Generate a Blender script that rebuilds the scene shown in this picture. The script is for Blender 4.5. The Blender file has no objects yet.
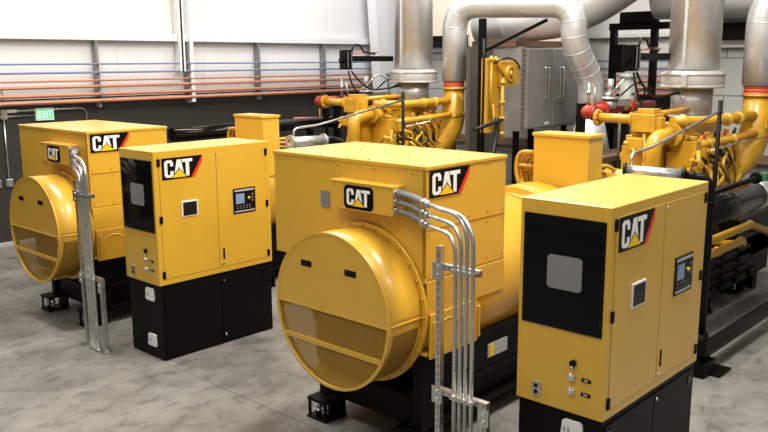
import bpy, bmesh, math, random
from mathutils import Vector, Matrix
random.seed(7)
C = bpy.context.scene
COL = C.collection
PI = math.pi

# ------------------------------------------------------------------ camera
cam_d = bpy.data.cameras.new('camera')
cam = bpy.data.objects.new('camera', cam_d)
COL.objects.link(cam)
C.camera = cam
cam_d.sensor_width = 36.0
cam_d.lens = 817.638 / 768 * 36
cam_d.clip_end = 200
FW = Vector((0.7210, 0.6674, -0.1864)); RT = Vector((0.6786, -0.7345, -0.0049))
FW.normalize(); RT = (RT - FW * RT.dot(FW)).normalized(); UP = RT.cross(FW)
cam.matrix_world = Matrix(((RT.x, UP.x, -FW.x, 0), (RT.y, UP.y, -FW.y, 0), (RT.z, UP.z, -FW.z, 3.079), (0, 0, 0, 1)))

# ------------------------------------------------------------------ world and lights
w = bpy.data.worlds.new('world'); C.world = w; w.use_nodes = True
w.node_tree.nodes['Background'].inputs[0].default_value = (1.0, 0.97, 0.92, 1)
w.node_tree.nodes['Background'].inputs[1].default_value = 0.26

def area(name, loc, target, sx, sy, power, col):
    d = bpy.data.lights.new(name, 'AREA'); d.shape = 'RECTANGLE'; d.size = sx; d.size_y = sy
    d.energy = power; d.color = col
    o = bpy.data.objects.new(name, d); COL.objects.link(o); o.location = loc
    o.rotation_euler = (Vector(target) - Vector(loc)).to_track_quat('-Z', 'Y').to_euler()
    return o
area('high_bay_or_fill_light', (3.6, 9.0, 8.0), (4.6, 9.2, 0), 4, 1.2, 500, (1.0, 0.95, 0.86))
area('high_bay_or_fill_light', (9.5, 6.8, 8.0), (9.5, 6.8, 0), 4, 1.2, 720, (1.0, 0.95, 0.88))
area('high_bay_or_fill_light', (6.5, 2.2, 8.0), (6.3, 2.8, 0), 4, 1.2, 800, (1.0, 0.95, 0.86))
area('high_bay_or_fill_light', (0.5, 3.0, 7.0), (5.0, 5.0, 0.8), 3, 1.5, 210, (1.0, 0.95, 0.88))  # unseen front fill, added to brighten the generator's end face
area('high_bay_or_fill_light', (3.5, -3.0, 7.0), (8.0, 5.0, 1.5), 3, 1.2, 150, (1.0, 0.95, 0.88))  # unseen camera-side fill, added so the upright faces get light
area('high_bay_or_fill_light', (6.5, 12.3, 7.2), (5.5, 14.1, 4.6), 2, 0.8, 100, (1.0, 0.86, 0.66))
area('high_bay_or_fill_light', (12.0, 10.6, 7.5), (14.0, 13.6, 3.4), 3, 1.2, 230, (0.95, 0.97, 1.0))

C.view_settings.view_transform = 'Standard'
C.view_settings.look = 'None'
C.view_settings.exposure = 0.0
C.view_settings.gamma = 1.0
C.view_settings.use_curve_mapping = False

# ------------------------------------------------------------------ materials
def mat(name, col, rough=0.5, metal=0.0, noise=0.0, scale=6.0, bump=0.0, bscale=40.0, spec=0.5, coat=0.0, rvar=0.0, stretch=None):
    m = bpy.data.materials.new(name); m.use_nodes = True
    nt = m.node_tree; b = nt.nodes['Principled BSDF']
    b.inputs['Base Color'].default_value = (*col, 1); b.inputs['Roughness'].default_value = rough
    b.inputs['Metallic'].default_value = metal; b.inputs['Specular IOR Level'].default_value = spec
    b.inputs['Coat Weight'].default_value = coat; b.inputs['Coat Roughness'].default_value = 0.22
    tc = nt.nodes.new('ShaderNodeTexCoord'); vec = tc.outputs['Object']
    if stretch:
        mp = nt.nodes.new('ShaderNodeMapping'); mp.inputs['Scale'].default_value = stretch
        nt.links.new(vec, mp.inputs[0]); vec = mp.outputs[0]
    if noise or rvar:
        n = nt.nodes.new('ShaderNodeTexNoise'); n.inputs['Scale'].default_value = scale
        n.inputs['Detail'].default_value = 6; n.inputs['Roughness'].default_value = 0.6
        nt.links.new(vec, n.inputs['Vector'])
        if noise:
            r = nt.nodes.new('ShaderNodeMapRange'); r.inputs[1].default_value = 0.3; r.inputs[2].default_value = 0.7
            r.inputs[3].default_value = 1 - noise; r.inputs[4].default_value = 1 + noise
            nt.links.new(n.outputs[0], r.inputs[0])
            mx = nt.nodes.new('ShaderNodeVectorMath'); mx.operation = 'SCALE'
            mx.inputs[0].default_value = col; nt.links.new(r.outputs[0], mx.inputs['Scale'])
            nt.links.new(mx.outputs[0], b.inputs['Base Color'])
        if rvar:
            r2 = nt.nodes.new('ShaderNodeMapRange'); r2.inputs[1].default_value = 0.3; r2.inputs[2].default_value = 0.7
            r2.inputs[3].default_value = max(0, rough - rvar); r2.inputs[4].default_value = rough + rvar
            nt.links.new(n.outputs[0], r2.inputs[0]); nt.links.new(r2.outputs[0], b.inputs['Roughness'])
    if bump:
        n2 = nt.nodes.new('ShaderNodeTexNoise'); n2.inputs['Scale'].default_value = bscale; n2.inputs['Detail'].default_value = 3
        nt.links.new(vec, n2.inputs['Vector'])
        bp = nt.nodes.new('ShaderNodeBump'); bp.inputs['Strength'].default_value = bump; bp.inputs['Distance'].default_value = 0.01
        nt.links.new(n2.outputs[0], bp.inputs['Height']); nt.links.new(bp.outputs[0], b.inputs['Normal'])
    return m

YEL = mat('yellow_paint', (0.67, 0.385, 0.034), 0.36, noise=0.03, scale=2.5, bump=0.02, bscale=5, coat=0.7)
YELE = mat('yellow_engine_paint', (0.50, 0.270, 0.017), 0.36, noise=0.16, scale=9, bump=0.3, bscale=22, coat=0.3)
YELD = mat('yellow_seam', (0.34, 0.18, 0.010), 0.5)
YELP = mat('bright_yellow', (0.85, 0.60, 0.02), 0.4)
BLK = mat('black_paint', (0.0045, 0.0042, 0.0038), 0.40, noise=0.15, scale=5, bump=0.03, bscale=12, spec=0.10)
BLKG = mat('black_gloss', (0.004, 0.004, 0.0045), 0.12, spec=0.2, noise=0.1, scale=4)
BLKM = mat('black_rubber', (0.006, 0.006, 0.0065), 0.5, spec=0.3)
GAL = mat('galvanised_steel', (0.60, 0.60, 0.59), 0.32, 0.95, noise=0.10, scale=14, rvar=0.08)
DUCT = mat('duct_cladding', (0.66, 0.665, 0.67), 0.36, 0.60, noise=0.05, scale=3, bump=0.05, bscale=5, rvar=0.05, stretch=(1, 1, 3))
STAIN = mat('stainless_sheet', (0.40, 0.39, 0.375), 0.42, 0.6, noise=0.14, scale=2.2, bump=0.06, bscale=3)
STEELG = mat('grey_cast_fitting', (0.42, 0.42, 0.41), 0.4, 0.6, noise=0.1)
INSUL = mat('insulation_jacket', (0.44, 0.43, 0.41), 0.5, 0.3, noise=0.14, scale=7, bump=0.6, bscale=9)
FOIL = mat('foil_wrap', (0.70, 0.70, 0.69), 0.28, 0.85, noise=0.12, scale=16, bump=0.9, bscale=22)
GREYG = mat('greenish_grey_paint', (0.20, 0.205, 0.18), 0.5, noise=0.08)
CHROME = mat('chrome', (0.75, 0.75, 0.75), 0.18, 1.0)
WHT = mat('white_plastic', (0.78, 0.78, 0.76), 0.4)
LETW = mat('white_lettering', (0.88, 0.88, 0.87), 0.4)
RED = mat('red_paint', (0.34, 0.028, 0.014), 0.4, noise=0.1, scale=8)
REDS = mat('red_stripe', (0.75, 0.03, 0.012), 0.4)
ORG = mat('orange_rubber', (0.55, 0.10, 0.035), 0.5, noise=0.08)
COPPER = mat('copper_pipe', (0.50, 0.20, 0.115), 0.42, 0.35, noise=0.12, scale=3)
BLUE = mat('blue_pipe', (0.16, 0.20, 0.42), 0.42, noise=0.08)
BROWN = mat('rust_brown_steel', (0.15, 0.085, 0.05), 0.6, noise=0.2)
WALLW = mat('white_metal_panel', (0.72, 0.72, 0.715), 0.5, noise=0.02, scale=1.2, bump=0.04, bscale=2)
WALLD = mat('dark_brown_wall', (0.030, 0.026, 0.022), 0.55, spec=0.3, noise=0.12, scale=1.5)
COLW = mat('white_steel', (0.74, 0.75, 0.76), 0.42)
GREYP = mat('grey_plate', (0.20, 0.20, 0.20), 0.45, noise=0.12, scale=120)
DISP = mat('lcd_screen', (0.20, 0.30, 0.52), 0.2)
DISPD = mat('dark_screen', (0.008, 0.009, 0.011), 0.12, spec=0.3)
SILVP = mat('silver_print', (0.42, 0.42, 0.43), 0.4)
BLKP = mat('equipment_plinth', (0.10, 0.095, 0.09), 0.6, noise=0.1)
SHADOW = mat('dark_gap', (0.03, 0.018, 0.004), 0.6)

def emis(name, col, e):
    m = mat(name, col, 0.4); b = m.node_tree.nodes['Principled BSDF']
    b.inputs['Emission Color'].default_value = (*col, 1); b.inputs['Emission Strength'].default_value = e
    return m
EXG = emis('exit_green_backlit', (0.10, 0.80, 0.30), 0.55)
EXW = emis('exit_letter_backlit', (0.75, 0.9, 0.75), 0.6)

def screen_mat():
    m = mat('perforated_yellow_sheet', (0.50, 0.28, 0.03), 0.45)
    nt = m.node_tree; b = nt.nodes['Principled BSDF']; out = nt.nodes['Material Output']
    tc = nt.nodes.new('ShaderNodeTexCoord')
    sx = nt.nodes.new('ShaderNodeSeparateXYZ'); nt.links.new(tc.outputs['Object'], sx.inputs[0])
    # round holes on a staggered 16 mm grid (y and z)
    def mth(op, a, bb=None):
        n = nt.nodes.new('ShaderNodeMath'); n.operation = op
        for i, v in enumerate((a, bb)):
            if v is None: continue
            if isinstance(v, (int, float)): n.inputs[i].default_value = v
            else: nt.links.new(v, n.inputs[i])
        return n.outputs[0]
    u = mth('ADD', sx.outputs[1], mth('MULTIPLY', sx.outputs[0], 1.0)); v = sx.outputs[2]
    k = 2 * PI / 0.0115
    s = mth('ADD', mth('COSINE', mth('MULTIPLY', u, k)), mth('COSINE', mth('MULTIPLY', v, k)))
    hole = mth('LESS_THAN', s, 0.30)
    tr = nt.nodes.new('ShaderNodeBsdfTransparent'); mx = nt.nodes.new('ShaderNodeMixShader')
    nt.links.new(hole, mx.inputs[0]); nt.links.new(b.outputs[0], mx.inputs[1]); nt.links.new(tr.outputs[0], mx.inputs[2])
    nt.links.new(mx.outputs[0], out.inputs[0])
    return m
SCREEN = screen_mat()

def floor_mat():
    m = bpy.data.materials.new('polished_concrete'); m.use_nodes = True
    nt = m.node_tree; b = nt.nodes['Principled BSDF']
    tc = nt.nodes.new('ShaderNodeTexCoord')
    def noise(sc, det, rot=0, st=(1, 1, 1), dist=0.0):
        mp = nt.nodes.new('ShaderNodeMapping'); mp.inputs['Rotation'].default_value = (0, 0, rot); mp.inputs['Scale'].default_value = st
        nt.links.new(tc.outputs['Object'], mp.inputs[0])
        n = nt.nodes.new('ShaderNodeTexNoise'); n.inputs['Scale'].default_value = sc; n.inputs['Detail'].default_value = det
        n.inputs['Roughness'].default_value = 0.62; n.inputs['Distortion'].default_value = dist
        nt.links.new(mp.outputs[0], n.inputs[0]); return n.outputs[0]
    def ramp(src, stops):
        r = nt.nodes.new('ShaderNodeValToRGB'); e = r.color_ramp.elements
        while len(e) < len(stops): e.new(0.5)
        for i, (p, c) in enumerate(stops): e[i].position = p; e[i].color = (*c, 1)
        nt.links.new(src, r.inputs[0]); return r.outputs[0]
    a = ramp(noise(1.1, 10, 0.6, (1, 1.3, 1), 0.2), [(0.30, (0.105, 0.100, 0.090)), (0.48, (0.180, 0.174, 0.160)), (0.70, (0.250, 0.241, 0.224))])
    c = ramp(noise(4.5, 12, 0.8, (1, 1.5, 1), 0.6), [(0.34, (0.62, 0.62, 0.62)), (0.48, (0.98, 0.98, 0.98)), (0.72, (1.18, 1.17, 1.15))])
    mx = nt.nodes.new('ShaderNodeMix'); mx.data_type = 'RGBA'; mx.blend_type = 'MULTIPLY'; mx.inputs[0].default_value = 1
    nt.links.new(a, mx.inputs[6]); nt.links.new(c, mx.inputs[7])
    nt.links.new(mx.outputs[2], b.inputs['Base Color'])
    r = nt.nodes.new('ShaderNodeMapRange'); r.inputs[3].default_value = 0.22; r.inputs[4].default_value = 0.55
    nt.links.new(noise(2.0, 5), r.inputs[0]); nt.links.new(r.outputs[0], b.inputs['Roughness'])
    bp = nt.nodes.new('ShaderNodeBump'); bp.inputs['Strength'].default_value = 0.08; bp.inputs['Distance'].default_value = 0.01
    nt.links.new(noise(12, 6), bp.inputs['Height']); nt.links.new(bp.outputs[0], b.inputs['Normal'])
    return m
FLOOR = floor_mat()

def block_mat():
    m = mat('grey_block_wall', (0.30, 0.30, 0.285), 0.6)
    nt = m.node_tree; b = nt.nodes['Principled BSDF']
    tc = nt.nodes.new('ShaderNodeTexCoord'); sp = nt.nodes.new('ShaderNodeSeparateXYZ'); cb = nt.nodes.new('ShaderNodeCombineXYZ')
    nt.links.new(tc.outputs['Object'], sp.inputs[0]); nt.links.new(sp.outputs[1], cb.inputs[0]); nt.links.new(sp.outputs[2], cb.inputs[1])
    br = nt.nodes.new('ShaderNodeTexBrick'); br.inputs['Scale'].default_value = 1
    br.inputs['Brick Width'].default_value = 1.3; br.inputs['Row Height'].default_value = 0.62; br.inputs['Mortar Size'].default_value = 0.012
    br.inputs['Color1'].default_value = (0.33, 0.33, 0.32, 1); br.inputs['Color2'].default_value = (0.27, 0.27, 0.26, 1)
    br.inputs['Mortar'].default_value = (0.13, 0.13, 0.13, 1)
    nt.links.new(cb.outputs[0], br.inputs['Vector']); nt.links.new(br.outputs[0], b.inputs['Base Color'])
    return m
BLOCK = block_mat()

# ------------------------------------------------------------------ mesh builder
class MB:
    def __init__(s): s.v = []; s.f = []; s.m = []; s.sm = []
    def face(s, idx, m=0, smooth=False): s.f.append(tuple(idx)); s.m.append(m); s.sm.append(smooth)
    def box(s, x0, x1, y0, y1, z0, z1, m=0):
        if x0 > x1: x0, x1 = x1, x0
        if y0 > y1: y0, y1 = y1, y0
        if z0 > z1: z0, z1 = z1, z0
        b = len(s.v)
        s.v += [(x, y, z) for x in (x0, x1) for y in (y0, y1) for z in (z0, z1)]
        for q in ((0, 1, 3, 2), (4, 6, 7, 5), (0, 4, 5, 1), (2, 3, 7, 6), (0, 2, 6, 4), (1, 5, 7, 3)): s.face([b + i for i in q], m)
        return s
    def bar(s, p, q, a, b, m=0, up=(0, 0, 1)):       # rectangular bar, a wide, b high
        p = Vector(p); q = Vector(q); d = (q - p).normalized(); u = Vector(up)
        if abs(d.dot(u)) > 0.98: u = Vector((1, 0, 0))
        r = d.cross(u).normalized(); u = r.cross(d)
        n = len(s.v)
        for e in (p, q):
            for i, j in ((-1, -1), (1, -1), (1, 1), (-1, 1)): s.v.append(tuple(e + r * a / 2 * i + u * b / 2 * j))
        s.face([n + 3, n + 2, n + 1, n], m); s.face([n + 4, n + 5, n + 6, n + 7], m)
        for i in range(4): s.face([n + i, n + (i + 1) % 4, n + 4 + (i + 1) % 4, n + 4 + i], m)
        return s
    def tube(s, pts, r, m=0, seg=16, cap=True, smooth=True):
        pts = [Vector(p) for p in pts]; n = len(pts)
        rs = r if isinstance(r, (list, tuple)) else [r] * n
        tang = []
        for i in range(n):
            a = (pts[i] - pts[i - 1]).normalized() if i else None
            b = (pts[i + 1] - pts[i]).normalized() if i < n - 1 else None
            t = (a + b) if a is not None and b is not None else (a if a is not None else b)
            if t.length < 1e-6: t = a
            tang.append(t.normalized())
        u = Vector((0, 0, 1)) if abs(tang[0].z) < 0.9 else Vector((1, 0, 0))
        u = (u - tang[0] * u.dot(tang[0])).normalized()
        b0 = len(s.v)
        for i in range(n):
            u = (u - tang[i] * u.dot(tang[i])).normalized(); w_ = tang[i].cross(u)
            for k in range(seg):
                a = 2 * PI * k / seg; s.v.append(tuple(pts[i] + (u * math.cos(a) + w_ * math.sin(a)) * rs[i]))
        for i in range(n - 1):
            for k in range(seg):
                a = b0 + i * seg + k; b = b0 + i * seg + (k + 1) % seg
                s.face([a, b, b + seg, a + seg], m, smooth)
        if cap:
            s.face([b0 + k for k in range(seg)][::-1], m); s.face([b0 + (n - 1) * seg + k for k in range(seg)], m)
        return s
    def cyl(s, p, q, r, m=0, seg=24, r1=None): return s.tube([p, q], [r, r if r1 is None else r1], m, seg)
    def sphere(s, c, r, m=0, seg=14, rings=8, sc=(1, 1, 1)):
        b = len(s.v)
        for i in range(1, rings):
            t = PI * i / rings
            for k in range(seg):
                a = 2 * PI * k / seg
                s.v.append((c[0] + r * sc[0] * math.sin(t) * math.cos(a), c[1] + r * sc[1] * math.sin(t) * math.sin(a), c[2] + r * sc[2] * math.cos(t)))
        s.v.append((c[0], c[1], c[2] + r * sc[2])); s.v.append((c[0], c[1], c[2] - r * sc[2]))
        T = len(s.v) - 2; B = T + 1
        for i in range(rings - 2):
            for k in range(seg):
                a = b + i * seg + k; d = b + i * seg + (k + 1) % seg
                s.face([a, a + seg, d + seg, d], m, True)
        for k in range(seg):
            s.face([T, b + k, b + (k + 1) % seg], m, True)
            s.face([B, b + (rings - 2) * seg + (k + 1) % seg, b + (rings - 2) * seg + k], m, True)
        return s
    def prism(s, poly, o, ux, uy, depth, m=0):       # polygon extruded by depth along ux x uy
        o = Vector(o); ux = Vector(ux); uy = Vector(uy); n = ux.cross(uy).normalized()
        b = len(s.v); k = len(poly)
        for x, y in poly: s.v.append(tuple(o + ux * x + uy * y))
        for x, y in poly: s.v.append(tuple(o + ux * x + uy * y + n * depth))
        s.face([b + i for i in range(k)][::-1], m); s.face([b + k + i for i in range(k)], m)
        for i in range(k): j = (i + 1) % k; s.face([b + i, b + j, b + k + j, b + k + i], m)
        return s
    def ring(s, c, axis, r0, r1, h, m=0, seg=32, a0=0, a1=2 * PI):   # annulus with thickness h along axis
        ax = Vector(axis).normalized(); u = Vector((0, 0, 1)) if abs(ax.z) < .9 else Vector((0, 1, 0))
        u = (u - ax * u.dot(ax)).normalized(); w_ = ax.cross(u); c = Vector(c)
        full = abs(a1 - a0 - 2 * PI) < 1e-4; n = seg if full else seg + 1; b = len(s.v)
        for i in range(n):
            a = a0 + (a1 - a0) * i / seg; d = u * math.cos(a) + w_ * math.sin(a)
            for rr, hh in ((r0, 0), (r1, 0), (r1, h), (r0, h)): s.v.append(tuple(c + d * rr + ax * hh))
        for i in range(seg):
            p = b + i * 4; q = b + ((i + 1) % n) * 4
            for j in range(4):
                jj = (j + 1) % 4
                s.face([p + j, p + jj, q + jj, q + j], m, j in (1, 3))
        if not full: s.face([b, b + 1, b + 2, b + 3], m); e = b + (n - 1) * 4; s.face([e + 3, e + 2, e + 1, e], m)
        return s
    def build(s, name, mats, parent=None, bevel=0.0, loc=None):
        if not isinstance(mats, (list, tuple)): mats = [mats]
        me = bpy.data.meshes.new(name); me.from_pydata(s.v, [], s.f)
        for mm in mats: me.materials.append(mm)
        me.polygons.foreach_set('material_index', s.m); me.polygons.foreach_set('use_smooth', s.sm)
        bm = bmesh.new(); bm.from_mesh(me); bmesh.ops.recalc_face_normals(bm, faces=bm.faces); bm.to_mesh(me); bm.free()
        o = bpy.data.objects.new(name, me); COL.objects.link(o)
        if parent: o.parent = parent
        if bevel:
            bv = o.modifiers.new('bevel', 'BEVEL'); bv.width = bevel; bv.segments = 2; bv.limit_method = 'ANGLE'; bv.angle_limit = 0.7
            bv.harden_normals = False
        return o

def loose(m, name, mats, parent=None, bevel=0.0):
    '''build every connected piece of the builder as an object of its own'''
    par = list(range(len(m.v)))
    def find(a):
        while par[a] != a: par[a] = par[par[a]]; a = par[a]
        return a
    for f in m.f:
        for i in f[1:]: par[find(i)] = find(f[0])
    comp = {}
    for k, f in enumerate(m.f): comp.setdefault(find(f[0]), []).append(k)
    out = []
    for ks in comp.values():
        n = MB(); mp = {}
        for k in ks:
            idx = []
            for i in m.f[k]:
                if i not in mp: mp[i] = len(n.v); n.v.append(m.v[i])
                idx.append(mp[i])
            n.face(idx, m.m[k], m.sm[k])
        out.append(n.build(name, mats, parent, bevel))
    return out

def B(x0, x1, y0, y1, z0, z1): return MB().box(x0, x1, y0, y1, z0, z1)

def smooth_path(pts, rad, n=6):
    """polyline with its corners rounded by radius rad"""
    pts = [Vector(p) for p in pts]; out = [pts[0]]
    for i in range(1, len(pts) - 1):
        a = pts[i - 1] - pts[i]; b = pts[i + 1] - pts[i]
        r = min(rad, a.length * 0.49, b.length * 0.49)
        p = pts[i] + a.normalized() * r; q = pts[i] + b.normalized() * r
        for k in range(n + 1):
            t = k / n; out.append(p * (1 - t) ** 2 + pts[i] * 2 * t * (1 - t) + q * t * t)
    out.append(pts[-1]); return out

def tag(o, label=None, cat=None, group=None, kind=None):
    if label: o['label'] = label
    if cat: o['category'] = cat
    if group: o['group'] = group
    if kind: o['kind'] = kind
    return o
def thing(name, label, cat, loc=(0, 0, 0), group=None):
    o = bpy.data.objects.new(name, None); COL.objects.link(o); o.location = loc; o.empty_display_size = 0.2
    return tag(o, label, cat, group)
def struct(o): o['kind'] = 'structure'; return o
ALLCH = None
def copy_tree(o, parent=None):
    c = o.copy(); COL.objects.link(c); c.parent = parent
    for ch in [x for x in COL.objects if x.parent == o]: copy_tree(ch, c)
    return c

# ------------------------------------------------------------------ the setting
struct(B(-6, 17, -8, 14.3, -0.2, 0).build('floor', FLOOR))
struct(B(4.376, 4.384, -8, 14.0, 0, 0.0008).build('trim_8', mat('saw_cut_joint', (0.09, 0.085, 0.078), 0.8)))
YB = 14.1; XE = 16.0
struct(B(-6, XE + 0.2, YB, YB + 0.2, 0.0, 2.36).build('wall_back_lower', WALLD))
wb = MB()
wb.box(-6, XE + 0.2, YB + 0.02, YB + 0.2, 2.36, 9)
xs = [x for x in (-5.2, -3.4, -1.6, 0.2, 2.0, 3.8, 5.6, 7.45 + 0.55, 9.9, 11.7, 13.5)]
for x in xs: wb.box(x - 0.012, x + 0.012, YB + 0.008, YB + 0.03, 2.36, 9)
struct(wb.build('wall_back', WALLW))
struct(B(-6, XE, YB - 0.10, YB, 0.0, 0.05).build('baseboard_back', mat('concrete_curb', (0.36, 0.35, 0.33), 0.7, noise=0.1)))
# horizontal girt along back wall
g = MB(); g.box(-6, XE, YB - 0.16, YB, 3.52, 3.60).box(-6, XE, YB - 0.16, YB - 0.13, 3.47, 3.52)
struct(g.build('trim_1', COLW, bevel=0.006))
# end wall
ew = MB(); ew.box(XE, XE + 0.2, -8, YB, 2.36, 9)
for y in (12.2, 10.3, 8.4, 7.6, 6.9, 6.2, 4.6, 2.7): ew.box(XE - 0.012, XE, y - 0.012, y + 0.012, 2.36, 9)
struct(ew.build('wall_right', WALLW))
struct(B(XE - 0.0, XE + 0.2, -8, YB, 0, 2.36).build('wall_right_lower', WALLD))
struct(MB().box(XE - 0.16, XE, -8, YB - 0.2, 3.52, 3.60).build('trim_2', COLW, bevel=0.006))
# pilaster pair and tapered frame column
p = MB(); p.box(9.18, 9.30, YB - 0.24, YB - 0.17, 2.9, 9).box(9.22, 9.26, YB - 0.24, YB - 0.01, 2.9, 9).box(9.44, 9.52, YB - 0.2, YB - 0.17, 2.3, 9)
struct(p.build('trim_3', COLW))
cm = MB()
def tcol(y0, y1, xa0, xb0, xa1, xb1, z0, z1):
    b = len(cm.v); cm.v += [(xa0, y0, z0), (xb0, y0, z0), (xb0, y1, z0), (xa0, y1, z0), (xa1, y0, z1), (xb1, y0, z1), (xb1, y1, z1), (xa1, y1, z1)]
    for q in ((0, 3, 2, 1), (4, 5, 6, 7), (0, 1, 5, 4), (1, 2, 6, 5), (2, 3, 7, 6), (3, 0, 4, 7)): cm.face([b + i for i in q])
tcol(13.62, 13.64, 14.72, 15.36, 14.10, 15.36, 0, 7.5)      # web face
tcol(13.5, 13.76, 14.70, 14.73, 14.06, 14.10, 0, 7.5)       # inner flange
tcol(13.5, 13.76, 15.36, 15.39, 15.36, 15.39, 0, 7.5)       # outer flange
tag(struct(cm.build('frame_column', COLW)), 'white tapered steel frame column in the far corner behind the first engine', 'column')

# block partition bays in front of the end wall
def partition(name, y0, y1, xf=14.0):
    m = MB(); m.box(xf, xf + 0.25, y0, y1, 0, 3.34)
    a = struct(m.build(name, BLOCK))
    m = MB(); m.box(xf + 0.02, xf + 0.23, y0, y1, 3.34, 8.0)
    for k in range(1, int((y1 - y0) / 1.25)): m.box(xf + 0.005, xf + 0.03, y0 + k * 1.25 - 0.01, y0 + k * 1.25 + 0.01, 3.34, 8.0)
    b = struct(m.build(name.replace('wall', 'wall_upper'), WALLB))
    c = MB().box(xf - 0.09, xf, y0, y1, 3.30, 3.38).box(xf - 0.11, xf - 0.08, y0, y1, 3.27, 3.41)
    struct(c.build('trim_4' if y0 > 6 else 'trim_5', COLW))
    d = MB().box(xf - 0.16, xf, y0, y1, 1.40, 1.54)
    struct(d.build('trim_6' if y0 > 6 else 'trim_7', BROWN))
WALLB = mat('beige_metal_panel', (0.62, 0.56, 0.46), 0.5, noise=0.03, scale=1)
partition('wall_partition_left', 8.0, 12.05)
partition('wall_partition_right', -3.0, 5.75)
# black beams across the partitions
def beam(label, pts, a, b):
    m = MB()
    for i in range(len(pts) - 1):
        p_, q_ = Vector(pts[i]), Vector(pts[i + 1])
        m.bar(p_ + Vector((0, 0, b / 2)), q_ + Vector((0, 0, b / 2)), a, 0.02); m.bar(p_ - Vector((0, 0, b / 2)), q_ - Vector((0, 0, b / 2)), a, 0.02); m.bar(p_, q_, 0.02, b)
    o = m.build('steel_beam', BLK); return tag(o, label, 'beam')

# wall pipes (back wall, then round the corner along the end wall)
PZ = [(3.05, BLUE, 0.016, 'upper thin blue pipe of the wall pipe rack'), (2.90, BLUE, 0.018, 'lower thin blue pipe of the wall pipe rack'),
      (2.76, COPPER, 0.016, 'thin copper pipe just under the blue pipes on the wall'), (2.655, COPPER, 0.027, 'second copper pipe below the blue pipes on the wall'),
      (2.515, COPPER, 0.030, 'copper pipe second from the bottom of the wall rack'), (2.40, COPPER, 0.034, 'lowest and thickest orange-copper pipe running along the top of the dark wall')]
for z, mm, r, lab in PZ:
    m = MB(); m.tube(smooth_path([(-6, YB - 0.19, z), (XE - 0.19, YB - 0.19, z), (XE - 0.19, -3, z)], 0.2), r, seg=10)
    tag(m.build('wall_pipe', mm), lab, 'pipe', 'pipes along the wall')
m = MB(); m.tube([(-6, YB - 0.15, 2.455), (XE - 0.3, YB - 0.15, 2.455)], 0.014, seg=8); tag(m.build('wall_pipe', BLKM), 'thin black line between the two lowest copper pipes on the wall', 'pipe', 'pipes along the wall')
def pipe_support(x, y, alongx, lab):
    t = thing('pipe_support', lab, 'bracket', (x, y, 2.28), 'vertical channels carrying the wall pipes')
    m = MB()
    if alongx: m.box(-0.022, 0.022, -0.14, -0.005, 0, 1.18).box(-0.022, 0.022, -0.155, -0.14, 0, 1.18)
    else: m.box(-0.14, -0.005, -0.022, 0.022, 0, 1.18)
    m.build('channel', GALD, t)
    c = MB()
    for z, _, r, _l in PZ:
        if alongx: c.box(-0.03, 0.03, -0.215 - r, -0.15, z - 2.28 - 0.012, z - 2.28 + 0.012)
        else: c.box(-0.215 - r, -0.15, -0.03, 0.03, z - 2.28 - 0.012, z - 2.28 + 0.012)
    loose(c, 'clamp', GALD, t)
GALD = mat('dull_galvanised', (0.26, 0.26, 0.26), 0.5, 0.5, noise=0.1)
for i, x in enumerate((7.5, 9.42, 11.19, 13.1)):
    pipe_support(x, YB, True, ['pipe rack channel furthest left on the wall, above the first generator', 'pipe rack channel beside the white wall column', 'pipe rack channel on the wall above the yellow box behind the control cabinet', 'pipe rack channel nearest the black device box'][i])
pipe_support(XE, 7.35, False, 'pipe rack channel seen between the black posts')

# exit sign and small conduit on the dark wall
t = thing('exit_sign', 'small green lit EXIT sign on the dark wall above the first generator', 'sign', (6.5, YB, 2.09))
MB().box(-0.16, 0.16, -0.07, -0.0, 0, 0.21).build('housing', WHT, t, bevel=0.008)
MB().box(-0.135, 0.135, -0.075, -0.068, 0.025, 0.185).build('lit_panel', EXG, t)
ltr = MB()
def L(x, z, w_, h_): ltr.box(x, x + w_, -0.080, -0.074, z, z + h_)
zb = 0.05; hh = 0.11; sw = 0.014
L(-0.115, zb, sw, hh)
for k in (0, .5, 1): L(-0.115, zb + k * (hh - sw), 0.045, sw)
for s_ in (1, -1): ltr.bar((-0.03 - 0.021 * s_ + 0.0, -0.077, zb), (-0.03 + 0.021 * s_, -0.077, zb + hh), 0.006, sw, up=(0, 0, 1))
L(0.018, zb, sw, hh); L(0.048, zb + hh - sw, 0.06, sw); L(0.071, zb, sw, hh)
ltr.build('lettering', EXW, t)
m = MB().tube(smooth_path([(5.78, YB - 0.03, 2.27), (7.2, YB - 0.03, 2.27), (7.28, YB - 0.03, 2.22), (7.28, YB - 0.03, 0.5)], 0.12), 0.014, seg=8)
tag(m.build('wall_conduit', GAL), 'thin galvanised conduit passing above the exit sign and bending down the wall', 'conduit')
m = MB().tube([(5.4, YB - 0.03, 2.185), (6.33, YB - 0.03, 2.185)], 0.014, seg=8)
tag(m.build('wall_conduit', GAL), 'short galvanised conduit running into the left side of the exit sign', 'conduit')
m = MB().tube([(5.80, YB - 0.03, 1.14), (5.80, YB - 0.03, 2.14)], 0.014, seg=8); m.tube(smooth_path([(5.80, YB - 0.03, 2.38), (5.82, YB - 0.05, 2.6), (5.62, YB - 0.04, 2.95)], .1), 0.012, seg=8)
tag(m.build('wall_conduit', GAL), 'vertical galvanised conduit dropping to the outlet box at the left edge', 'conduit')
t = thing('junction_box', 'grey conduit junction box where wall conduits meet left of the exit sign', 'electrical box', (5.80, YB, 2.14))
MB().box(-0.05, 0.05, -0.07, 0, 0, 0.16).build('housing', GAL, t, bevel=0.005)
MB().cyl((0.04, -0.03, 0.13), (0.22, -0.03, 0.13), 0.028).build('fitting', WHT, t)
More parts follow.
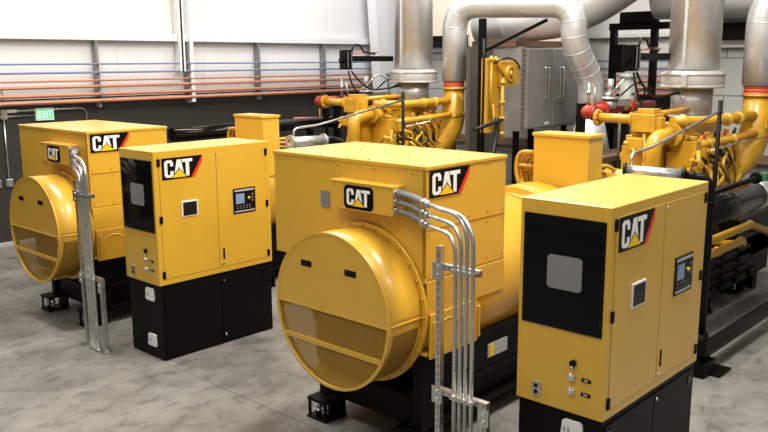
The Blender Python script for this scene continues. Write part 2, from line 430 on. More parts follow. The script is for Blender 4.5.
for x, lab in ((5.80, 'right one of two small outlet boxes on the dark wall at left edge'), (5.60, 'left one of two small outlet boxes on the dark wall at left edge')):
    t = thing('outlet_box', lab, 'electrical box', (x, YB, 1.0), 'outlet boxes on the dark wall')
    MB().box(-0.06, 0.06, -0.05, 0, 0, 0.13).build('housing', GAL, t, bevel=0.005)
    MB().box(-0.03, 0.03, -0.056, -0.049, 0.025, 0.105).build('receptacle', GALD, t)

# ------------------------------------------------------------------ emblem
LC = [(.31, .64), (.31, .86), (.25, 1), (.07, 1), (0, .88), (0, .12), (.07, 0), (.25, 0), (.31, .14), (.31, .36), (.205, .36), (.205, .2), (.185, .15), (.125, .15), (.105, .2), (.105, .8), (.125, .85), (.185, .85), (.205, .8), (.205, .64)]
LA = [(.325, 0), (.445, 1), (.585, 1), (.70, 0), (.585, 0), (.515, .66), (.44, 0)]
LT = [(.615, 1), (1, 1), (1, .82), (.875, .82), (.875, 0), (.755, 0), (.755, .82), (.635, .82)]
def emblem(parent, o, ux, w_, h_, wide=True, outline=False, single=False, sunk=0.001):
    """black plate with the white letters, yellow triangle and (wide) red stripe"""
    ux = Vector(ux); uz = Vector((0, 0, 1)); n = ux.cross(uz).normalized(); o = Vector(o)
    P = MB(); mats = [BLKE, LETW, YELT, REDS, BLKE]
    e = o - n * sunk
    if wide:
        P.prism([(0, 0), (.70 * w_, 0), (w_, h_), (0, h_)], e, ux, uz, 0.004 + sunk, 0)
        lx, lw, ly, lh = .055 * w_, .69 * w_, .09 * h_, .80 * h_
    else:
        c = 0.08 * w_
        P.prism([(c, 0), (w_ - c, 0), (w_, c), (w_, h_ - c), (w_ - c, h_), (c, h_), (0, h_ - c), (0, c)], e, ux, uz, 0.004 + sunk, 0)
        lx, lw, ly, lh = .10 * w_, .80 * w_, .15 * h_, .70 * h_
    G = P
    plate = None
    if not single: plate = P.build('emblem', mats, parent); G = MB()
    k = 0.0045
    Q = MB()
    if single: Q = P
    for poly in (LC, LA, LT): Q.prism([(x * lw, y * lh) for x, y in poly], o + ux * lx + uz * ly + n * k, ux, uz, 0.0015, 1)
    if not single: Q.build('lettering', mats, plate)
    Q = P if single else MB()
    tri = [(.20, -.06), (.515, .50), (.83, -.06)]
    tr2 = [(.25, -.03), (.515, .43), (.78, -.03)]
    Q.prism([(x * lw, y * lh) for x, y in tri], o + ux * lx + uz * ly + n * 0.0062, ux, uz, 0.0010, 4)
    Q.prism([(x * lw, y * lh) for x, y in tr2], o + ux * lx + uz * ly + n * 0.0075, ux, uz, 0.0010, 2)
    if not single: Q.build('triangle', mats, plate)
    if wide:
        Q = P if single else MB()
        Q.prism([(.70 * w_, 0), (.78 * w_, 0), (w_, .74 * h_), (w_, h_)], o + n * 0.001, ux, uz, 0.005, 3)
        if not single: Q.build('red_stripe', mats, plate)
    if single: plate = P.build('emblem', mats, parent)
    return plate
BLKE = mat('emblem_black', (0.004, 0.004, 0.0045), 0.3, spec=0.15)
YELT = mat('emblem_yellow', (0.90, 0.56, 0.01), 0.4)

# ------------------------------------------------------------------ control cabinets
CL, CW, CS, CH = 1.484, 0.649, 0.814, 2.2
def cabinet():
    t = thing('control_cabinet', 'x', 'control cabinet', (4.497, 2.284, 0), 'yellow generator control cabinets')
    body = MB(); body.box(0, CL, 0, CW, CS, CH)
    body.build('body', YEL, t, bevel=0.006)
    for nm, x0, x1 in (('door', 0.062, 0.750), ('door', 0.758, CL - 0.062)):
        MB().box(x0 - 0.004, x1 + 0.004, -0.0012, 0.02, CS + 0.058, CH - 0.062).build('door_gap', YELD, t)
        d = MB().box(x0, x1, -0.004, 0.03, CS + 0.062, CH - 0.066).build(nm, YEL, t, bevel=0.003)
        hx = x0 + 0.0 if x0 < 0.3 else x1
        for z in (2.085, 1.50, 0.925):
            MB().box(hx - 0.022 if x0 < .3 else hx - 0.012, hx + 0.012 if x0 < .3 else hx + 0.022, -0.014, 0.002, z - 0.038, z + 0.038).build('hinge', BLK, d, bevel=0.004)
        if x0 < 0.3:
            s = MB().box(0.30, 0.50, -0.014, 0.0, 1.495, 1.665).build('display_frame', WHT, d, bevel=0.006)
            MB().box(0.317, 0.483, -0.017, -0.012, 1.510, 1.650).build('display', DISPD, d)
        else:
            MB().box(0.958, 1.262, -0.012, 0.0, 1.435, 1.715).build('control_panel', BLKG, d, bevel=0.004)
            c = MB(); c.box(0.990, 1.105, -0.016, -0.011, 1.545, 1.655); c.build('screen', DISP, d)
            c = MB(); c.box(0.975, 1.245, -0.0145, -0.011, 1.680, 1.700); c.box(0.975, 1.245, -0.0145, -0.011, 1.452, 1.466)
            loose(c, 'panel_stripe', SILVP, d)
            c = MB()
            for i in range(5):
                for j in range(2): c.box(1.0 + i * 0.042, 1.025 + i * 0.042, -0.016, -0.011, 1.485 + j * 0.026, 1.499 + j * 0.026)
            for j in range(3): c.box(1.20, 1.235, -0.016, -0.011, 1.555 + j * 0.035, 1.575 + j * 0.035)
            loose(c, 'key', GREYK, d)
            MB().cyl((1.165, -0.011, 1.60), (1.165, -0.025, 1.60), 0.014).build('emergency_knob', YELP, d)
            h = MB().box(0.800, 0.822, -0.010, 0.0, 0.962, 1.085).build('handle_slot', BLKG, d, bevel=0.003)
            for z in (2.095, 0.912): MB().cyl((0.795, 0, z), (0.795, -0.010, z), 0.012, seg=12).build('lock', CHROME, d)
    emblem(t, (0.095, -0.005, 1.905), (1, 0, 0), 0.485, 0.220)
    # front face: vent window
    f = MB().box(-0.010, 0.01, 0.030, 0.618, 1.365, 2.106).build('window_panel', BLKG, t, bevel=0.006)
    MB().box(-0.0125, -0.009, 0.055, 0.593, 1.395, 2.035).build('inner_pane', BLKW, f)
    g_ = MB(); c = 0.018
    g_.prism([(c, 0), (.25 - c, 0), (.25, c), (.25, .22 - c), (.25 - c, .22), (c, .22), (0, .22 - c), (0, c)], (-0.0125, 0.428, 1.635), (0, -1, 0), (0, 0, 1), 0.005)
    g_.build('vent_plate', GREYP, f)
    ks = MB().cyl((0.002, 0.219, 1.160), (-0.022, 0.219, 1.160), 0.022).box(-0.028, -0.02, 0.214, 0.224, 1.12, 1.17).build('key_switch', BLKG, t)
    MB().tube([(-0.025, 0.219, 1.15), (-0.03, 0.212, 1.12), (-0.026, 0.203, 1.105)], 0.004, seg=6).build('key', CHROME, ks)
    for z in (1.062, 0.966):
        MB().cyl((0.002, 0.228, z), (-0.016, 0.228, z), 0.025).cyl((-0.016, 0.228, z), (-0.026, 0.228, z), 0.016).build('indicator_light', CHROME, t)
        lb = MB().box(-0.004, 0.002, 0.09, 0.158, z - 0.012, z + 0.012).build('name_plate', BLKG, t)
        MB().box(-0.0055, -0.003, 0.112, 0.138, z - 0.003, z + 0.003).build('plate_marking', WHT, lb)
    o_ = MB().box(-0.012, 0.002, 0.455, 0.52, 0.865, 0.965).build('outlet_plate', GAL, t, bevel=0.004)
    for z in (0.893, 0.937): MB().cyl((-0.01, 0.4875, z), (-0.015, 0.4875, z), 0.016, seg=14).build('socket', BLKM, o_)
    # black plinth
    b = MB().box(0.02, CL - 0.012, 0.012, CW - 0.012, 0, CS).build('plinth', BLK, t, bevel=0.005)
    b2 = MB().box(0.05, 0.755, 0.002, 0.02, 0.03, CS - 0.045).build('plinth_door', BLK, t, bevel=0.003)
    b3 = MB().box(0.763, CL - 0.045, 0.002, 0.02, 0.03, CS - 0.045).build('plinth_door', BLK, t, bevel=0.003)
    for z in (0.72, 0.10): MB().cyl((0.80, 0.003, z), (0.80, -0.006, z), 0.012, seg=12).build('lock', CHROME, b3)
    for d_, x in ((b2, 0.12), (b3, CL - 0.12)):
        for z in (0.70, 0.12):
            MB().box(x - 0.03, x + 0.03, -0.004, 0.004, z - 0.03, z + 0.03).build('hinge_plate', BLKG, d_, bevel=0.002)
    for z0 in (0.625, 0.125):
        v = MB(); v.prism([(0.02, 0), (.15, 0), (.165, .02), (.155, .12), (.14, .135), (.03, .135), (.01, .12), (0, .015)], (0.02, 0.300, z0), (0, -1, 0), (0, 0, 1), 0.018)
        q = v.build('ventilation_cover', WHT, t, bevel=0.003)
        sc_ = MB().box(-0.001, 0.003, 0.235, 0.245, z0 + .05, z0 + .08).box(-0.001, 0.003, 0.265, 0.275, z0 + .05, z0 + .08); loose(sc_, 'screw', GREYP, q)
    return t
GREYK = mat('keypad_grey', (0.10, 0.10, 0.11), 0.5)
BLKW = mat('dark_pane', (0.004, 0.0045, 0.006), 0.10, spec=0.12)
cabR = cabinet()
cabL = copy_tree(cabR); cabL.location = (4.383, 7.193, 0)
cabR['label'] = 'nearest yellow control cabinet on the right, its black plinth cut by the lower edge'
cabL['label'] = 'farther yellow control cabinet beside the first generator, standing on a full black plinth'

# ------------------------------------------------------------------ generator set (local origin on the floor under the box front, on the shaft axis)
def bolts_ring(m, cx, cy, cz, r, n, rb=0.012, d=-0.01, axis='x', mi=0):
    for i in range(n):
        a = 2 * PI * i / n
        m.cyl((cx, cy + r * math.cos(a), cz + r * math.sin(a)), (cx + d, cy + r * math.cos(a), cz + r * math.sin(a)), rb, mi, 6)
def disc_seg(m, x, R, z0, z1, thick, cy, cz, mi=0, n=40):
    """part of a disc between heights z0 and z1 (relative to centre), facing -x"""
    a0 = math.asin(max(-1, z0 / R)); a1 = math.asin(min(1, z1 / R)); pts = []
    for i in range(n + 1):
        a = a0 + (a1 - a0) * i / n; pts.append((R * math.cos(a), R * math.sin(a)))
    for i in range(n + 1):
        a = a1 + (a0 - a1) * i / n; pts.append((-R * math.cos(a), R * math.sin(a)))
    out = []
    for p_ in pts:
        if not out or (abs(p_[0] - out[-1][0]) + abs(p_[1] - out[-1][1])) > 1e-4: out.append(p_)
    m.prism([(p_[0], p_[1]) for p_ in out], (x, cy, cz), (0, -1, 0), (0, 0, 1), thick, mi)
def arc_shell(m, x0, x1, R, a0, a1, cy, cz, th, mi=0, n=48):
    """cylindrical sheet around the x axis from angle a0 to a1"""
    b = len(m.v)
    for i in range(n + 1):
        a = a0 + (a1 - a0) * i / n
        for x in (x0, x1):
            for r in (R, R - th): m.v.append((x, cy + r * math.cos(a), cz + r * math.sin(a)))
    for i in range(n):
        q = b + i * 4; w_ = q + 4
        m.face([q, q + 2, w_ + 2, w_], mi, True); m.face([q + 1, w_ + 1, w_ + 3, q + 3], mi, True)
        m.face([q, w_, w_ + 1, q + 1], mi); m.face([q + 2, q + 3, w_ + 3, w_ + 2], mi)
    m.face([b, b + 1, b + 3, b + 2], mi); e = b + n * 4; m.face([e, e + 2, e + 3, e + 1], mi)

def generator():
    t = thing('generator_set', 'x', 'generator', (4.634, 4.49, 0), 'yellow generator sets')
    cz = 1.15; R = 0.625; XF = -0.414
    # --- base frame
    bf = MB()
    for y0, y1 in ((-0.59, -0.53), (0.53, 0.59)):
        bf.box(0.06, 7.6, y0, y1, 0.46, 0.80)
    for y0, y1 in ((-0.61, -0.40), (0.40, 0.61)):
        bf.box(0.06, 7.6, y0, y1, 0.79, 0.82); bf.box(0.06, 7.6, y0, y1, 0.44, 0.47); bf.box(0.06, 7.6, y0, y1, 0.17, 0.20)
    for y0, y1 in ((-0.52, -0.46), (0.46, 0.52)): bf.box(0.08, 7.6, y0, y1, 0.18, 0.44)
    bf.box(0.06, 0.12, -0.55, 0.55, 0.17, 0.42); bf.box(0.5, 0.56, -0.5, 0.5, 0.18, 0.8)
    bf.box(-0.02, 0.18, -0.61, -0.52, 0.17, 0.82); bf.box(0.02, 0.18, 0.52, 0.61, 0.17, 0.82)
    bf.box(0.1, 7.6, -0.5, 0.5, 0.17, 0.19)
    base = bf.build('base_frame', BLK, t, bevel=0.004)
    MB().box(0.88, 1.17, -0.598, -0.589, 0.56, 0.68).build('data_plate', SILVP, t)
    MB().box(0.90, 0.965, -0.601, -0.597, 0.565, 0.675).build('warning_label', YELP, t)
    for x, y in ((-0.01, 0.49), (-0.01, -0.49), (2.4, 0.70), (2.4, -0.70), (5.2, -0.70), (6.35, -0.70), (6.35, 0.70)):
        m = MB(); m.box(x - 0.13, x + 0.13, y - 0.12, y + 0.12, 0, 0.02); m.box(x - 0.13, x + 0.13, y - 0.11, y + 0.11, 0.165, 0.195)
        m.box(x + 0.10, x + 0.13, y - 0.11, y + 0.11, 0, 0.17); m.box(x - 0.12, x - 0.10, y - 0.11, y - 0.085, 0, 0.17); m.box(x - 0.12, x - 0.10, y + 0.085, y + 0.11, 0, 0.17)
        iso = m.build('isolator', BLK, t, bevel=0.003)
        for dy in (-0.045, 0.05):
            s = MB(); s.cyl((x - 0.05, y + dy, 0.02), (x - 0.05, y + dy, 0.165), 0.026, seg=12); s.ring((x - 0.05, y + dy, 0.05), (0, 0, 1), 0.02, 0.036, 0.02, seg=14); s.ring((x - 0.05, y + dy, 0.09), (0, 0, 1), 0.02, 0.036, 0.02, seg=14)
            s.build('spring', CHROME, iso)
        MB().cyl((x, y, 0.195), (x, y, 0.235), 0.014, seg=8).build('bolt', BLKG, iso)
    # --- end housing (drum)
    d = MB()
    zb = 0.0
    arc_shell(d, XF, -0.02, R, math.asin(zb / R), PI - math.asin(zb / R), 0, cz, 0.012)
    a_lo = math.asin(zb / R); a_l2 = math.asin(-0.57 / R)
    # lower frame strips round the screens
    arc_shell(d, XF, XF + 0.05, R, PI - a_lo, 2 * PI + a_lo, 0, cz, 0.012)
    arc_shell(d, -0.07, -0.02, R, PI - a_lo, 2 * PI + a_lo, 0, cz, 0.012)
    arc_shell(d, XF, -0.02, R, 1.5 * PI - 0.45, 1.5 * PI + 0.45, 0, cz, 0.012)
    arc_shell(d, XF, -0.02, R, 2 * PI + a_lo - 0.12, 2 * PI + a_lo, 0, cz, 0.012, n=6)
    arc_shell(d, XF, -0.02, R, PI - a_lo, PI - a_lo + 0.12, 0, cz, 0.012, n=6)
    drum = d.build('end_housing', YEL, t)
    f = MB(); disc_seg(f, XF + 0.012, R - 0.002, zb, R, 0.014, 0, cz)
    f.build('front_plate', YEL, drum)
    r_ = MB(); r_.ring((XF - 0.006, 0, cz), (1, 0, 0), R - 0.016, R + 0.008, 0.020, seg=72)
    r_.box(XF - 0.006, XF + 0.012, -R + 0.005, R - 0.005, cz + zb - 0.012, cz + zb + 0.004)
    r_.build('rim', YEL, drum)
    s = MB(); disc_seg(s, XF + 0.012, R - 0.02, -R + 0.021, zb, 0.004, 0, cz); s.build('perforated_screen', SCREEN, drum)
    s = MB(); arc_shell(s, XF + 0.05, -0.07, R - 0.004, PI - a_lo + 0.12, 1.5 * PI - 0.45, 0, cz, 0.003); s.build('perforated_screen', SCREEN, drum)
    s = MB(); arc_shell(s, XF + 0.05, -0.07, R - 0.004, 1.5 * PI + 0.45, 2 * PI + a_lo - 0.12, 0, cz, 0.003); s.build('perforated_screen', SCREEN, drum)
    s = MB(); zz = -0.285; hw = math.sqrt(R * R - zz * zz) - 0.02
    s.box(XF - 0.004, XF + 0.010, -hw, hw, cz + zz - 0.020, cz + zz + 0.020); s.build('cross_strip', YEL, drum)
    b = MB()
    for i in range(40):
        a = PI + 2 * PI * i / 80 + 0.04; b.cyl((XF - 0.005, (R - 0.012) * math.cos(a), cz + (R - 0.012) * math.sin(a)), (XF - 0.011, (R - 0.012) * math.cos(a), cz + (R - 0.012) * math.sin(a)), 0.0055, seg=6)
    for i in range(34):
        y = -hw + 0.02 + i * (2 * hw - 0.04) / 33; b.cyl((XF - 0.003, y, cz + zz + 0.012), (XF - 0.009, y, cz + zz + 0.012), 0.005, seg=6)
        y = -R + 0.04 + i * (2 * R - 0.08) / 33; b.cyl((XF - 0.005, y, cz + zb - 0.008), (XF - 0.011, y, cz + zb - 0.008), 0.005, seg=6)
    rv = b.build('rivets', YEL, drum); rv['kind'] = 'stuff'
    for y in (0.26, -0.235):
        sl = MB().box(XF - 0.006, XF + 0.004, y - 0.062, y + 0.062, cz + 0.325, cz + 0.375).build('handle_slot', BLKG, drum, bevel=0.003)
    r_ = MB(); r_.ring((-0.035, 0, cz), (1, 0, 0), R - 0.02, R + 0.035, 0.03, seg=72)
    for i in range(28):
        a = 2 * PI * i / 28; r_.cyl((-0.035, (R + .02) * math.cos(a), cz + (R + .02) * math.sin(a)), (-0.05, (R + .02) * math.cos(a), cz + (R + .02) * math.sin(a)), 0.009, seg=6)
    r_.build('rear_flange', YEL, drum)
    # seam rib round the drum side
    s = MB(); arc_shell(s, XF + 0.01, -0.03, R + 0.006, 0.22, 0.245, 0, cz, 0.01, n=3); arc_shell(s, XF + 0.01, -0.03, R + 0.007, a_lo - 0.012, a_lo + 0.014, 0, cz, 0.012, n=3)
    arc_shell(s, XF + 0.01, -0.03, R + 0.007, PI - a_lo - 0.014, PI - a_lo + 0.012, 0, cz, 0.012, n=3)
    loose(s, 'seam', YEL, drum)
    # inner parts seen through the screen
    i_ = MB(); i_.cyl((-0.20, 0, cz), (0.05, 0, cz), 0.30); i_.box(-0.26, -0.02, -0.25, 0.33, cz - 0.50, cz - 0.10); i_.ring((-0.055, 0, cz), (1, 0, 0), 0.0, R - 0.03, 0.012, seg=48); i_.build('inner_rotor_housing', BROWNY, t)
    # --- alternator barrel
    m = MB(); m.cyl((0.0, 0, cz), (2.15, 0, cz), 0.635, seg=64); m.ring((1.98, 0, cz), (1, 0, 0), 0.6, 0.655, 0.03, seg=56); m.ring((2.15, 0, cz), (1, 0, 0), 0.4, 0.69, 0.05, seg=56)
    m.build('alternator_barrel', YEL, t)
    # near and far side plates with feet
    for sgn in (-1, 1):
        m = MB(); y = sgn * 0.635
        pl = [(0.02, 0.80), (0.62, 0.80), (0.66, 0.86), (0.66, 1.10), (0.60, 1.16), (0.02, 1.16)]
        m.prism([(p_[0], p_[1]) for p_ in pl], (0, y - 0.01, 0), (1, 0, 0), (0, 0, 1), 0.02)
        m.box(0.0, 0.68, min(y, sgn * 0.45), max(y, sgn * 0.45), 0.82, 0.845)
        arch = [(0.10 + 0.0, 0.845)] + [(0.24 - 0.14 * math.cos(a), 0.98 + 0.11 * math.sin(a)) for a in [k * PI / 8 for k in range(9)]] + [(0.38, 0.845)]
        m.tube([(x, y - 0.022 if sgn < 0 else y + 0.022, z) for x, z in arch], 0.014, seg=8)
        for x in (0.06, 0.46, 0.63): m.box(x - 0.01, x + 0.01, y + sgn * 0.0, y + sgn * 0.05, 0.84, 1.10)
        m.build('mounting_foot', YEL, t, bevel=0.004)
        m = MB()
        for x, z in ((0.18, 0.90), (0.30, 0.90), (0.54, 0.92)): m.cyl((x, y, z), (x, y + sgn * 0.02, z), 0.012, seg=8)
        loose(m, 'bolt', BLKM, t)
        # horizontal ledge under the terminal box
        MB().box(0.0, 1.02, min(y, y + sgn * 0.012), max(y, y + sgn * 0.012), 1.16, 1.42).build('side_panel', YEL, t, bevel=0.003)
    # --- terminal box
    bx = MB(); bx.box(0.0, 1.04, -0.63, 1.125, 1.40, 2.285)
    box_ = bx.build('terminal_box', YEL, t, bevel=0.006)
    MB().box(-0.008, 1.05, -0.638, 1.133, 2.275, 2.307).build('terminal_lid', YEL, t, bevel=0.006)
    s = MB(); s.box(0.02, 1.03, -0.634, -0.628, 1.815, 1.823); s.box(0.02, 1.03, -0.634, -0.628, 1.428, 1.436); s.box(-0.003, 0.001, -0.63, -0.60, 1.45, 2.27)
    loose(s, 'panel_seam', YELD, box_)
    s = MB()
    for x in (0.03, 0.28, 0.53, 0.78, 1.01):
        for z in (1.47, 1.78, 1.86, 2.25): s.cyl((x, -0.628, z), (x, -0.637, z), 0.007, seg=6)
    for y in (-0.5, -0.1, 0.3, 0.7, 1.05):
        for z in (2.24,): s.cyl((0, y, z), (-0.007, y, z), 0.007, seg=6)
    for y in (-0.55, 0.0, 0.25, 0.55, 1.05):
        for x in (0.04, 0.52, 1.0): s.cyl((x, y, 2.305), (x, y, 2.313), 0.009, seg=6)
    loose(s, 'screw', YELD, box_)
    emblem(box_, (0.035, -0.634, 2.062), (1, 0, 0), 0.49, 0.208, single=True)
    MB().box(-0.006, 0.001, 0.415, 0.520, 1.875, 2.015).build('data_plate', GREYP, box_)
    # --- junction box
    jb = MB().box(-0.12, 0.0, -0.403, 0.267, 1.916, 2.134).build('junction_box', YEL, t, bevel=0.005)
    MB().box(-0.126, 0.004, -0.409, 0.273, 2.130, 2.146).build('junction_box_lid', YEL, jb, bevel=0.003)
    emblem(jb, (-0.12, 0.120, 1.929), (0, -1, 0), 0.32, 0.188, wide=False, single=True)
    # ------------------------------------------------ control box of the engine
    cb = MB().box(2.64, 2.93, -0.51, 0.12, 1.50, 2.315).build('engine_control_box', YEL, t, bevel=0.005)
    MB().box(2.625, 2.945, -0.525, 0.135, 2.312, 2.345).build('control_box_lid', YEL, cb, bevel=0.004)
    m = MB().box(2.66, 2.92, -0.3, 0.0, 0.82, 1.52).build('control_box_stand', YELE, t)
    hs = MB()
    for k in range(4):
        r = 0.20 - 0.035 * k; x = 2.70 + 0.05 * k
        hs.tube(smooth_path([(x, 0.10, 2.13 - 0.02 * k), (x, 0.22 + r * 0.6, 2.13 - 0.04 * k), (x, 0.24 + r * 0.7, 1.95), (x, 0.20 + r * .4, 1.62), (x, 0.16, 1.45 - 0.0 * k), (x, 0.0, 1.30)], 0.10), 0.023, seg=8)
        hs.tube(smooth_path([(x + .02, 0.10, 1.98 - 0.03 * k), (x + .02, 0.20 + r, 1.98 - 0.05 * k), (x + .02, 0.20 + r * .8, 1.80 - .03 * k), (x + .02, 0.10, 1.76 - .04 * k)], 0.10), 0.021, seg=8)
    loose(hs, 'cable_loop', YELE, t)
    hs = MB()
    for k in range(5):
        z = 1.98 - 0.065 * k; y = -0.42 + 0.07 * k
        hs.tube(smooth_path([(2.92, y, z), (3.12 + .03 * k, y - 0.03, z + 0.03), (3.42, y - 0.10, z - 0.12), (3.75, y - 0.12, 1.52)], 0.14), 0.022, seg=8)
        hs.cyl((2.92, y, z), (2.96, y, z), 0.034, seg=10)
    loose(hs, 'cable', YELE, t)
    # flywheel housing and engine body
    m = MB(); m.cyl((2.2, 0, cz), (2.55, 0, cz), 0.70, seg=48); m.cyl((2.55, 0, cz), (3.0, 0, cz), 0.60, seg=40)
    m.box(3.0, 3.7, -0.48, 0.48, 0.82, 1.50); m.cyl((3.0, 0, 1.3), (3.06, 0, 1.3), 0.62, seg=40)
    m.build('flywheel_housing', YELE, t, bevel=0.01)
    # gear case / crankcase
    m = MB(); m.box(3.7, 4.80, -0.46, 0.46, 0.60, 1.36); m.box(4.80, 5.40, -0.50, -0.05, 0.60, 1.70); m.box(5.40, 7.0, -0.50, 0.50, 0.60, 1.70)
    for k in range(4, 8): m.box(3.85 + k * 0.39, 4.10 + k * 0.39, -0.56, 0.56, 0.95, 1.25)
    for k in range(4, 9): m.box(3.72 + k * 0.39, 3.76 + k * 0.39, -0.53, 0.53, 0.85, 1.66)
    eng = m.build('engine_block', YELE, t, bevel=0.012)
    # banks of cylinder heads with rocker covers, tilted out
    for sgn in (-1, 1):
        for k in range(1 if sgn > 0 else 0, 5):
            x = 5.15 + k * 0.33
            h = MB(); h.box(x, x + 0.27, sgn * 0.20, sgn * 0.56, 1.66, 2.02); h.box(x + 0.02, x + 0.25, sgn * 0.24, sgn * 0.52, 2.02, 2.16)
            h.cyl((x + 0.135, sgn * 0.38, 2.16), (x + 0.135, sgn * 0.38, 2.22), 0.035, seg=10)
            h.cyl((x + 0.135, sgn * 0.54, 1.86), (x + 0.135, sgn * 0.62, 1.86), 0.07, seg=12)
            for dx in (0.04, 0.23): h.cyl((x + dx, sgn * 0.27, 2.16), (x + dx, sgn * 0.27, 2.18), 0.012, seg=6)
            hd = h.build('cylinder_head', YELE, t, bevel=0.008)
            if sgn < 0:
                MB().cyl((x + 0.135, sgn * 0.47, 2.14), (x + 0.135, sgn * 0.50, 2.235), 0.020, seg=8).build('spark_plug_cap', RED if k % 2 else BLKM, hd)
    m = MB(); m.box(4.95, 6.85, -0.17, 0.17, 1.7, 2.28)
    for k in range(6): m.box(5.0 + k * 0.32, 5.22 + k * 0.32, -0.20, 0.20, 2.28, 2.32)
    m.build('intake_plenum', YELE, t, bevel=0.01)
    # aftercooler block at the front of the engine with flanged pipe
    m = MB(); m.box(4.82, 5.08, -0.18, 0.12, 2.27, 2.49); m.box(4.88, 5.06, -0.14, 0.08, 2.49, 2.55); m.box(4.86, 5.0, -0.24, -0.17, 2.30, 2.45)
    for y in (-0.14, 0.08):
        for x in (4.84, 5.08): m.cyl((x, y, 2.50), (x, y, 2.52), 0.015, seg=6)
    m.box(4.74, 4.90, -0.08, 0.14, 2.06, 2.20); m.cyl((4.76, 0.17, 2.13), (4.76, 0.10, 2.13), 0.03, seg=8); m.box(4.90, 5.0, -0.12, 0.02, 1.7, 2.27)
    m.build('thermostat_housing', YELE, t, bevel=0.008)
    m = MB(); m.cyl((4.87, 0.10, 2.42), (4.87, 0.60, 2.42), 0.058); m.ring((4.87, 0.58, 2.42), (0, 1, 0), 0.0, 0.105, 0.03); m.ring((4.87, 0.12, 2.42), (0, 1, 0), 0.03, 0.085, 0.03)
    for i in range(8):
        a = i * PI / 4; m.cyl((4.87 + .085 * math.cos(a), 0.565, 2.42 + .085 * math.sin(a)), (4.87 + .085 * math.cos(a), 0.625, 2.42 + .085 * math.sin(a)), 0.011, seg=6)
    m.build('water_inlet_pipe', YELE, t)
    # fat vertical elbow
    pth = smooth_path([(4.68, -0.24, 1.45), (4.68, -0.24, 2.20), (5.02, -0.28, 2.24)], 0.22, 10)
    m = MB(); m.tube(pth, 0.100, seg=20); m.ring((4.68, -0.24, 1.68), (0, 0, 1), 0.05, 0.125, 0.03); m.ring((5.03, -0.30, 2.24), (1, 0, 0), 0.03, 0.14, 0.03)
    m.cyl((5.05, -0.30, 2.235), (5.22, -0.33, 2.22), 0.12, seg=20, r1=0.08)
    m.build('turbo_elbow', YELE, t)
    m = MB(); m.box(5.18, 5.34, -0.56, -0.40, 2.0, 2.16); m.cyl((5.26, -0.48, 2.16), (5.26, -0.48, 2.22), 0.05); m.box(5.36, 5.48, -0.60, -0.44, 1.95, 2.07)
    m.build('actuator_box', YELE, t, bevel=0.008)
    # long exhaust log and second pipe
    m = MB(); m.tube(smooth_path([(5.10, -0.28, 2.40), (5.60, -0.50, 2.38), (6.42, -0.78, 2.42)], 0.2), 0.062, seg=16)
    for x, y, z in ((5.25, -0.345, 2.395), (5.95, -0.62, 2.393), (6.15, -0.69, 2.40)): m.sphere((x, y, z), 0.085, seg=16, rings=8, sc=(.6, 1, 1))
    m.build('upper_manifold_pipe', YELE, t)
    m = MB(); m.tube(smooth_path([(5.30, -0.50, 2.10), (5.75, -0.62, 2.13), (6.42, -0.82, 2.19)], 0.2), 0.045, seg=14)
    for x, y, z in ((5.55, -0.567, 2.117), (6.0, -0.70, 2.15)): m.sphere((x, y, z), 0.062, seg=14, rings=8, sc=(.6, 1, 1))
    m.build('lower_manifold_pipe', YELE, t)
    m = MB(); m.tube([(5.1, 0.0, 2.47), (6.3, -0.1, 2.50)], 0.035, seg=12); m.build('vapour_pipe', YELE, t)
    m = MB(); m.tube([(5.5, -0.62, 2.03), (6.0, -0.76, 2.10), (6.55, -0.98, 2.16)], 0.010, seg=8); m.build('fuel_line', CHROME, t)
    for k in range(3):
        m = MB(); m.tube(smooth_path([(5.72 + k * .16, -0.60 - k * .04, 2.12), (5.86 + k * .16, -0.66 - k * .03, 1.95), (5.98 + k * .14, -0.62, 1.60), (6.02 + k * .14, -0.55, 1.4)], 0.15), 0.034, seg=12)
        m.build('drop_pipe', YELE, t)
    # big exhaust elbow
    ey = -0.76
    m = MB(); m.tube(smooth_path([(6.58, ey, 2.62), (6.58, ey, 1.92), (6.30, ey + 0.32, 1.50), (5.95, 0.30 - 0.5, 1.45)], 0.42, 12), [0.175] * 2 + [0.19] * 24 + [0.17] * 2, seg=28)
    m.ring((6.58, ey, 2.60), (0, 0, 1), 0.10, 0.20, 0.035); m.box(6.40, 6.76, ey - 0.03, ey + 0.12, 2.15, 2.38)
    m.prism([(0, 0), (0.16, 0), (0.16, 0.20), (0.0, 0.34)], (6.42, ey - 0.175, 2.20), (1, 0, 0), (0, 0, 1), 0.02)
    m.box(6.60, 6.90, ey - 0.2, ey - 0.17, 2.17, 2.20); m.sphere((6.86, ey - 0.2, 2.185), 0.05)
    m.build('exhaust_elbow', YELE, t)
    # small pipes, brackets on the near flank
    m = MB(); m.tube(smooth_path([(4.55, -0.16, 1.50), (4.58, -0.18, 1.80), (4.72, -0.12, 2.10), (4.83, -0.05, 2.24)], 0.15), 0.016, seg=8)
    m.tube(smooth_path([(4.50, -0.1, 2.06), (4.62, 0.0, 2.08)], 0.1), 0.02, seg=8)
    m.build('oil_line', YELE, t)
    rnd = random.Random(3)
    m = MB(); mk = MB()
    for k in range(34):
        x = 4.95 + rnd.random() * 1.6; y = -0.58 - rnd.random() * 0.10; z = 1.62 + rnd.random() * 0.42
        (mk if k % 4 == 0 else m).tube(smooth_path([(x, y, z), (x + rnd.uniform(-.25, .25), y - 0.05, z - rnd.uniform(.05, .2)), (x + rnd.uniform(-.35, .35), y, z - 0.38)], .08), rnd.choice((0.010, 0.016, 0.024, 0.03)), seg=8)
    loose(mk, 'black_hose_or_gap', BLKM, t)  # black tubes added to stand in for dark gaps between engine parts
    loose(m, 'small_line', YELE, t)
    m = MB()
